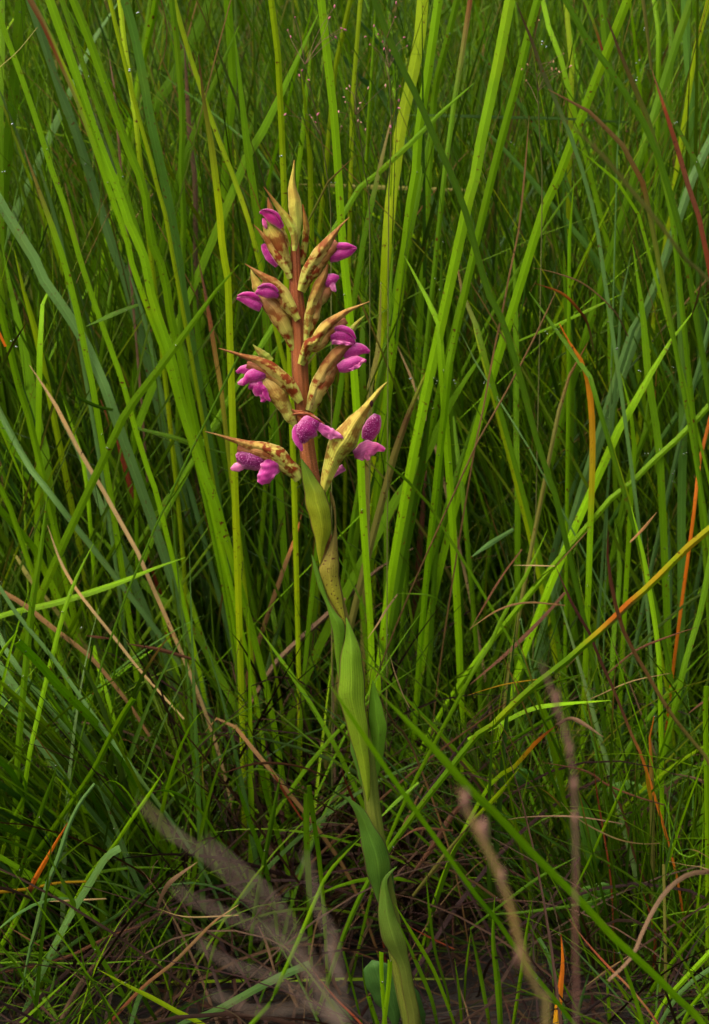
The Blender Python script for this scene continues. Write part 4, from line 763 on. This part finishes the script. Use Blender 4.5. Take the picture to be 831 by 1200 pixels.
# third tier, right
bract('C1 704,600,3 660,618,14 610,640,28 560,675,46 515,715,54 480,765,50 C2 450,80,40 420,158,18', -.007, ov=(5, 7), body=(.36, .28, .06), tip=(.26, .15, .05), spots=1, ed=.9)
bract('C1 683,658,4 660,680,18 636,708,28 612,740,26', .004, body=YG, tip=YG, spots=.1, ed=.1)
flower((399, 393), [('petal', 'C2 646,78,10 622,60,40 590,45,60 545,45,50', 0, .5, .45, {}), ('sepal', 'C2 648,60,6 626,30,22 590,16,26 560,18,16', -.002, .4, .3, dict(a=MG, b_=LM)), ('lip', 'C2 640,82,8 600,76,16 550,72,18', -.0025, .4, .3, dict(a=LM, b_=PK))], -.004)
bract('C2 630,82,18 595,100,52 555,140,72 520,190,66 490,245,52 470,300,42 455,348,20', -.003, ov=(5, 5), body=(.32, .26, .06), tip=BR, spots=1, pink=.4)
flower((414, 420), [('petal', 'C2 704,112,12 672,102,44 635,106,58 595,120,50', 0, .5, .45, {}), ('petal', 'C2 690,148,10 650,150,44 610,168,56 575,180,34', -.002, .5, .4, dict(a=LM, b_=LM)), ('lip', 'C2 684,140,6 655,170,16 620,186,14', -.0035, .4, .3, dict(a=PK, b_=LM))], -.001)
# third tier, left
bract('C2 230,82,5 250,104,26 275,124,36 305,150,30', .006, body=DG, tip=DG, base=YG, spots=.1, ed=0)
ovary('C2 268,210,40 298,240,84 330,285,78 355,330,60 380,375,46 402,410,20', -.001, body=(.33, .31, .07), tip=(.30, .22, .08), spots=.7)
flower((296, 450), [('petal', 'C2 163,195,12 190,184,34 225,186,46 265,200,30', .001, .5, .4, {}), ('petal', 'C2 190,245,12 220,212,50 250,206,54 284,200,30', -.002, .5, .4, dict(a=MG, b_=LM)),
                    ('lip', 'C2 270,316,16 274,285,50 250,256,62 215,244,30', -.001, .5, .3, dict(a=LM, b_=MG)), ('petal', 'C2 168,240,8 186,236,28 205,222,24', 0, .4, .3, dict(a=PK, b_=LM)), ('sepal', 'C2 300,312,8 284,290,24 276,262,24', -.003, .4, .3, dict(a=LM, b_=MG))], -.003)
bract('C2 90,97,3 140,112,14 200,132,28 260,152,44 310,180,56 355,220,58 395,262,46 425,308,20', -.007, ov=(-2, 8), body=(.33, .25, .06), tip=(.28, .12, .05), spots=1, ed=.9, side=1)
# centre flower
bract('C2 385,346,8 410,358,26 440,368,34 480,376,20', -.010, body=(.14, .03, .02), tip=BR, base=BR, spots=1)
flower((366, 505), [('petal', 'C2 425,480,30 440,440,86 470,408,86 505,400,30', -.001, .5, .4, dict(a=DM, b_=MG, spots=.9)), ('petal', 'C2 430,514,10 412,470,36 404,430,30 412,408,14', -.001, .5, .3, dict(a=LM, b_=LM)),
                    ('lip', 'C2 596,462,8 565,448,34 535,440,44 510,420,40 495,402,16', -.002, .4, .3, dict(a=PK, b_=LM)), ('petal', 'C2 548,468,10 540,440,26 522,420,18', -.003, .4, .3, dict(a=PK, b_=LM))], -.011)
bract('C2 392,366,14 430,362,14 470,372,12 520,405,6', -.0175, body=(.35, .12, .06), tip=BR, base=BR, spots=1)
# lowest left flower
flower((297, 542), [('petal', 'C2 162,545,30 190,540,76 225,546,92 262,548,86 290,540,40', 0, .5, .45, dict(a=DM, b_=DM, spots=1)), ('petal', 'C2 140,588,10 160,582,34 185,575,36 204,572,14', .001, .4, .3, dict(a=PK, b_=PK)),
                    ('lip', 'C2 258,646,26 280,616,66 300,580,76 305,545,44', -.003, .4, .3, dict(a=LM, b_=LM, spots=.1)), ('petal', 'C2 398,566,6 370,585,20 335,588,22', 0, .4, .3, dict(a=PK, b_=PK))], -.004)
bract('C2 35,435,3 90,450,12 150,470,26 215,488,44 275,504,62 325,530,80 365,560,66 400,592,42 422,625,16', -.007, ov=(-1, 6), body=(.33, .27, .06), tip=(.26, .17, .06), spots=1, ed=1, side=1, label='lowest bract on the left, longest and brown along its back')
# lowest right flower
flower((433, 512), [('petal', 'C2 735,366,26 722,400,64 705,435,66 690,470,44', .002, .5, .4, dict(a=DM, b_=MG, spots=1)), ('lip', 'C2 765,512,14 735,500,40 700,505,66 668,520,66 640,530,30', 0, .4, .3, dict(a=LM, b_=PK)),
                    ('petal', 'C2 700,552,12 690,530,34 680,505,30', -.001, .4, .3, dict(a=PK, b_=LM)), ('sepal', 'C2 556,622,6 572,600,24 600,580,30', .002, .4, .3, dict(a=PK, b_=PK))], .001)
bract('C2 775,234,5 748,262,20 715,305,34 680,352,56 640,405,92 605,460,118 570,520,96 545,580,68 525,640,50 515,682,20', -.006, bulge=.45, back=.35, body=(.34, .34, .06), tip=(.34, .32, .06), base=(.35, .36, .06), spots=.7, ed=.15, tl=.1, label='largest bract, pale yellow green, lowest on the right')
bl = surf('blemish', orchid, *cl('C2 712,308,4 711,322,16 712,337,3'), -.0115, .2, M_BRACT, lambda s, t: (.03, .006, .01, 0), back=0, ns=8, nu=7)

# sheathing leaves: outlines left / right
def leafcol(a, b_, edge=(.06, .012, .02), ed=.8, spots=.25, brown=0):
    def f(s, t):
        c = lerp(a, b_, s); e = max(0, abs(2 * t - 1) - .88) / .12
        c = lerp(c * 1.08, edge, ed * min(1, 2 * e))
        if brown: c = lerp(c, (.09, .05, .03), brown * max(0, 1 - abs(s - .38) * 2.6))
        return (*c, spots)
    return f
def leaf(Ls, Rs, dep, bulge, c, back=.45, **k):
    return surf('leaf', orchid, pts(Ls)[:, :2], pts(Rs)[:, :2], dep, bulge * .72, M_SHEATH, c, back=back, ns=44, nu=13, vee=.45, **k)
leaf('F 436,797 432,830 434,870 436,905 438,925', 'F 437,797 447,822 453,848 450,885 440,920', [.002, .004], .35, leafcol((.10, .24, .015), (.075, .18, .012)))
leaf('F 411,866 411,880 418,905 427,930', 'F 412,866 424,885 432,905 434,932', [.008, .006], .3, leafcol((.05, .13, .015), (.06, .15, .012)))
leaf('C3 315,58 322,110 338,180 333,270 276,418 268,470 300,560 350,650 392,714', 'C3 320,60 338,100 349,160 352,250 362,420 376,560 392,690 396,715', [-.001, -.003, -.003, -.002], .5,
     leafcol((.13, .10, .025), (.33, .33, .03), ed=.8, spots=1, brown=.5), back=.4)['label'] = 'folded brown speckled side of the upper leaf'
leaf('C2 425,545 425,590 C3 190,60 215,180 240,290 268,418', 'C2 428,545 470,600 C3 268,30 302,72 322,150 326,245 300,340 272,424', [-.007, -.007, -.004], .48, leafcol((.065, .14, .012), (.28, .32, .018), spots=.2), back=.35)
leaf('C3 228,372 238,440 262,530 300,620 330,760 352,920 362,985', 'C3 232,374 262,440 310,590 350,660 393,712 385,830 372,900 364,985', [-.004, -.006, -.004], .42, leafcol((.06, .15, .012), (.10, .22, .012), spots=.3), back=.3)
leaf('C3 396,680 392,780 370,890 357,990 C4 150,150 165,205 195,290 220,380 238,460 246,488', 'C3 400,680 430,740 470,850 C4 232,40 240,90 243,180 250,290 258,400 257,460 250,490', [-.005, -.008, -.005], .42,
     leafcol((.085, .20, .012), (.18, .27, .016), spots=.25), back=.3)
leaf('C4 100,430 140,460 185,490 207,530 225,600 238,680 250,740 275,800 287,824', 'C4 102,428 150,460 190,478 235,515 270,570 308,625 322,665 318,720 305,780 291,824', [-.012, -.008, -.006, -.004], .4, leafcol((.050, .125, .014), (.050, .125, .014), spots=.1, ed=.7), back=.3, wavy=1)
leaf('C4 322,700 325,735 330,775 332,815', 'C4 326,700 331,735 334,775 334,818', [.004, .002], .4, leafcol((.04, .10, .02), (.04, .10, .02)))
leaf('C4 340,697 310,718 292,745 285,810 284,880 292,930 320,975 345,1020 362,1100 378,1190 382,1240', 'C4 342,699 322,722 312,750 326,810 345,870 372,935 384,1000 398,1090 415,1180 420,1240', [-.008, -.009, -.008, -.006], .42, leafcol((.055, .14, .014), (.12, .14, .025), spots=.25, ed=.6), back=.3, wavy=.5)
# broad leaf low behind the stem base
rt = P(462, 1215, .03); rt[2] = 0
t = thing('seedling', 'small plant with a broad dull bluish green leaf behind the orchid base', 'seedling', tuple(rt), 'broad leaved seedlings')
for Ls, Rs, dd in (('C4 262,995 236,1030 240,1080 275,1130 310,1170 330,1215', 'C4 266,995 320,1015 350,1080 358,1140 352,1180 340,1215', .02),
                   ('C4 370,1060 372,1110 385,1160 395,1215', 'C4 374,1060 410,1100 430,1160 432,1215', .02), ('C4 112,1130 118,1165 160,1200 190,1220', 'C4 130,1118 170,1150 205,1190 215,1220', -.01)):
    surf('leaf', t, pts(Ls)[:, :2], pts(Rs)[:, :2], dd, .12, M_SHEATH, leafcol((.040, .11, .022), (.035, .10, .018), ed=0, spots=.1), ns=20, nu=9, origin=rt)
# broad leaved seedlings in the dark gap at lower right
def seedling(base_px, d, leaves, label, cc=(.045, .13, .012)):
    rt = P(*base_px, d); rt[2] = 0
    t = thing('seedling', label, 'seedling', tuple(rt), 'broad leaved seedlings')
    top = P(base_px[0], base_px[1] - 30, d)
    for Ls, Rs in leaves:
        a, b_ = pts(Ls)[:, :2], pts(Rs)[:, :2]
        surf('leaf', t, a, b_, [d - .012, d], .14, M_SHEATH, leafcol(cc, cc, ed=0, spots=.3), ns=18, nu=9, origin=rt)
        e = (a[-1] + b_[-1]) / 2; p1 = P(e[0], e[1], d)
        tube('stalk', t, [p1, (p1 + rt) / 2 + np.array((.002, 0, .01)), rt], [.0006, .0008, .001], M_SHEATH, lambda s, q: (.07, .12, .02, .1), 6, rt)
seedling((700, 1110), .10, [('T12 500,405 430,400 385,425 372,455', 'T12 505,410 490,460 450,490 400,500 374,462'), ('T12 380,100 378,200 395,300 405,385', 'T12 384,98 440,180 460,260 450,330 408,388')], 'seedling with a round holed leaf and a tall oval leaf in the lower right gap', (.05, .15, .015))
seedling((740, 1050), .16, [('T12 618,80 580,50 520,48 450,75', 'T12 618,84 580,105 510,108 450,82')], 'seedling with one flat pointed leaf right of the blurred brown spike')
seedling((640, 1070), .15, [('T12 150,268 170,262 220,265 255,290 275,335', 'T12 148,272 165,320 210,345 250,350 272,340'), ('T12 150,30 180,0 215,10 240,35', 'T12 152,34 175,70 210,80 238,40')], 'seedling with two rounded dark leaves left of the tall blurred spike', (.035, .11, .015))

# ------------------------------------------------------------------ airy grass panicles with tiny pink spikelets
def spikelets(name, cs, L, r_, m, colr, parent, base, jit=.3):
    Vs, Qs, Cs, Us = [], [], [], []; k = 0
    for c in cs:
        ax = rng.normal(0, 1, 3); ax[2] -= 1.2; ax /= np.linalg.norm(ax); a = np.cross(ax, (0.2, 1, .1)); a /= np.linalg.norm(a); b_ = np.cross(ax, a)
        rows = [(-.5, .12), (-.2, .9), (.15, 1), (.5, .1)]; sc = rng.uniform(1 - jit, 1 + jit)
        for h, q in rows:
            for th_ in range(6):
                an = th_ * math.pi / 3; Vs.append(c + ax * h * L * sc + (a * math.cos(an) + b_ * math.sin(an)) * r_ * q * sc)
                Cs.append((*(np.array(colr) * (.8 + .4 * rng.random())), .3)); Us.append((th_ / 6, h + .5))
        Qs.append(grid(4, 6, True) + k); k += 24
    return link(name, mesh(name, np.array(Vs) - base, np.vstack(Qs), m, Cs, Us), parent)
def panicle(axis_px, d, sp_px, label, colr=(.42, .13, .20)):
    ax3 = [P(x, y, d + k * .01) for k, (x, y) in enumerate(axis_px)]
    foot = ax3[-1].copy(); foot[2] = -.002; foot[1] = max(foot[1], .1); ax3 = ax3 + [(ax3[-1] + foot) / 2, foot]
    t = thing('grass_panicle', label, 'grass panicle', tuple(foot), 'airy flowering grass panicles')
    tube('culm', t, ax3, [.0002] + [.0004] * (len(ax3) - 2) + [.0008], M_DEAD, lambda s, q: (.10, .11, .03, 0), 5, foot)
    nd = resample(np.array(ax3), 60)[:24]; pos = []
    for (x, y) in sp_px:
        p = P(x, y, d + random.uniform(-.03, .03)); pos.append(p)
        # branch leaves the culm lower down
        cand = nd[nd[:, 2] < p[2] - .012]; q = cand[np.argmin(np.linalg.norm(cand - p, axis=1))] if len(cand) else nd[-1]
        mid = (p + q) / 2 + np.array((random.uniform(-.003, .003), 0, .003))
        tube('branch', t, [q, mid, p], [.00018, .00013, .0001], M_DEAD, lambda s, k: (.16, .09, .06, 0), 4, foot)
    spikelets('spikelet', pos, .0022, .0005, M_DEAD, colr, t, foot)['kind'] = 'stuff'
def tp(tile, s):
    return [tuple(v) for v in pts(tile + ' ' + s)[:, :2]]
panicle(tp('T2', '245,225 270,330 300,470 325,640 335,800'), .16, tp('T2', '185,105 195,127 235,245 225,262 258,278 348,22 330,62 352,130 372,98 385,104 262,400 290,397 282,425 210,60 268,408 176,398'), 'airy panicle with tiny pink spikelets above left of the orchid tip')
panicle(tp('T2', '430,250 420,380 440,500 455,640 470,800'), .17, tp('T2', '390,308 380,338 385,355 437,358 430,378 465,306 525,298 430,420 362,388 400,300 440,425 372,440 455,450'), 'airy panicle with pale and pink spikelets directly above the right bracts', (.50, .25, .24))
panicle(tp('T2', '530,130 540,300 545,420 540,600 535,800'), .2, tp('T2', '470,155 515,145 540,175 572,350 572,376 542,440 542,463 500,120 560,60 590,130 562,10 520,170 455,128 485,90 600,160 575,300'), 'airy panicle with dark pink spikelets right of the panicle above the bracts', (.30, .10, .15))
panicle(tp('T3', '215,170 235,300 240,450 250,700'), .22, tp('T3', '325,186 290,215 285,240 300,240 240,70 255,150 200,225 350,230 180,240 195,280 310,250'), 'airy panicle with tan spikelets in the upper right area', (.40, .24, .13))

# ------------------------------------------------------------------ blurred seed heads close to the lens
def hairs(name, lines, n_, L, wd, colr, parent, base, spread=.8):
    V, Q, Cc, U = [], [], [], []; k = 0
    for ln in lines:
        c3 = resample(np.array(ln), 60)
        for _ in range(n_):
            i = random.randrange(58); p = c3[i]; T = c3[i] - c3[i + 1]; T /= np.linalg.norm(T)
            v = T + rng.normal(0, spread, 3) * .6; v /= np.linalg.norm(v); sd = np.cross(v, rng.normal(0, 1, 3)); sd /= np.linalg.norm(sd)
            l = L * random.uniform(.5, 1.2)
            for h, q in ((0, .6), (.4, 1), (1, .1)):
                V += [p + v * l * h - sd * wd * q, p + v * l * h + sd * wd * q]; Cc += [(*(np.array(colr) * random.uniform(.7, 1.2)), .2)] * 2; U += [(0, h), (1, h)]
            Q += [(k, k + 1, k + 3, k + 2), (k + 2, k + 3, k + 5, k + 4)]; k += 6
    return link(name, mesh(name, np.array(V) - base, Q, M_DEAD, Cc, U), parent)
d = -.92
root_ = P(405, 1205, d); foot = root_ + np.array((.01, .0, 0)); foot[2] = -.002
t = thing('finger_grass', 'blurred greyish finger grass seed head close to the lens at bottom left', 'seed head', tuple(foot))
SP = [[(405, 1205), (350, 1120), (262, 1020), (200, 975), (165, 940)], [(405, 1205), (330, 1105), (255, 1068), (205, 1045)], [(405, 1205), (340, 1080), (285, 1020), (240, 985)],
      [(405, 1205), (392, 1110), (372, 1060), (360, 1005)], [(405, 1205), (330, 1150), (270, 1130), (232, 1105)], [(405, 1205), (370, 1180), (300, 1185), (250, 1165)], [(405, 1205), (398, 1150), (385, 1120), (392, 1090)]]
ls = []
for k, sp in enumerate(SP):
    l3 = [P(x, y, d + .012 * k - .03 + .01 * i) for i, (x, y) in enumerate(sp)]; ls.append(l3[1:][::-1])
    tube('spike', t, l3, [.0003, .0003, .0003, .0003, .0002][:len(l3)] if len(l3) == 5 else [.0003, .0003, .0003, .0002], M_DEAD, lambda s, q: (.12, .09, .07, 0), 6, foot)
hairs('bristle', ls, 30, .0022, .00018, (.11, .085, .065), t, foot)['kind'] = 'stuff'
tube('culm', t, [root_, (root_ + foot) / 2, foot], [.0007, .001, .0012], M_DEAD, lambda s, q: (.14, .14, .04, 0), 8, foot)
def spikehead(axis_px, d, head, label, nodes, c1, c2, rad, hl):
    a3 = [P(x, y, d) for x, y in axis_px]; foot = a3[-1].copy(); foot[2] = -.002
    t = thing('flowering_grass', label, 'seed head', tuple(foot), 'blurred brown seed spikes')
    tube('culm', t, a3 + [(a3[-1] + foot) / 2, foot], [rad * .4] + [rad] * (len(a3)) + [rad * 1.1], M_DEAD, lambda s, q: (*lerp(c1, c2, min(1, s * 2)), .2), 8, foot)
    for x, y, r_ in nodes:
        p = P(x, y, d); q = p + np.array((0, 0, .0035)); spn = [q + np.array((0, 0, .001)), (p + q) / 2, p, p - np.array((0, 0, .003))]
        tube('spikelet', t, spn, [r_ * .3, r_, r_ * .8, r_ * .2], M_DEAD, lambda s, k: (*np.array(PINK), .2), 8, foot)
    if hl: hairs('bristle', [[P(x, y, d) for x, y in head]], hl, .0035, .0003, PINK, t, foot, .5)['kind'] = 'stuff'
PINK = (.20, .11, .085)
spikehead([(634, 776), (650, 820), (668, 878), (674, 940), (675, 1010), (674, 1100), (675, 1205)], -.72, [(636, 780), (650, 820), (668, 878), (674, 960)], 'tall blurred pinkish brown seed spike in front, right of centre',
          [(652, 826, .0009), (668, 884, .0009), (673, 925, .0010), (674, 965, .0009)], (.22, .12, .10), (.05, .03, .025), .00045, 40)
spikehead([(536, 922), (548, 950), (566, 985), (590, 1035), (608, 1100), (628, 1170), (640, 1215)], -.78, [(540, 930), (552, 960), (566, 985)], 'short blurred seed spike with pink knots on a yellowish stalk in front',
          [(545, 943, .0012), (566, 976, .0013), (568, 984, .0009), (588, 1034, .0010), (607, 1125, .0006)], (.22, .15, .06), (.15, .17, .03), .0008, 14)

# ------------------------------------------------------------------ dew
DEW_PX = [tuple(v) for v in pts('T3 252,150 258,163 585,212 583,275 600,98 150,495 T2 160,540 345,640 T1 485,38 455,240 42,425 15,605 T4 60,320 45,300 T6 298,248 262,262 683,320 702,758 704,785 745,683 610,680 513,330 700,385 585,408 T7 280,400 10,240 T9 175,378 688,668 684,228 108,538 T5 500,560 640,560 430,560 300,550 T12 250,470 85,350')[:, :2]]
for x, y in DEW_PX:
    for _ in range(2): DEWPTS.append(P(x + random.uniform(-3, 3), y + random.uniform(-3, 3), random.uniform(.03, .07)))
Vs, Qs, k = [], [], 0
for p in DEWPTS:
    r_ = random.choice((.00035, .0005, .0007))
    for i in range(6):
        ph = (i + .02) / 5.04 * math.pi
        for j in range(8): Vs.append(p + r_ * np.array((math.sin(ph) * math.cos(j * math.pi / 4), math.sin(ph) * math.sin(j * math.pi / 4), math.cos(ph))) + np.array((0, -r_, 0)))
    Qs.append(grid(6, 8, True) + k); k += 48
link('dew_drops', mesh('dew_drops', Vs, np.vstack(Qs), M_DEW), kind='stuff')
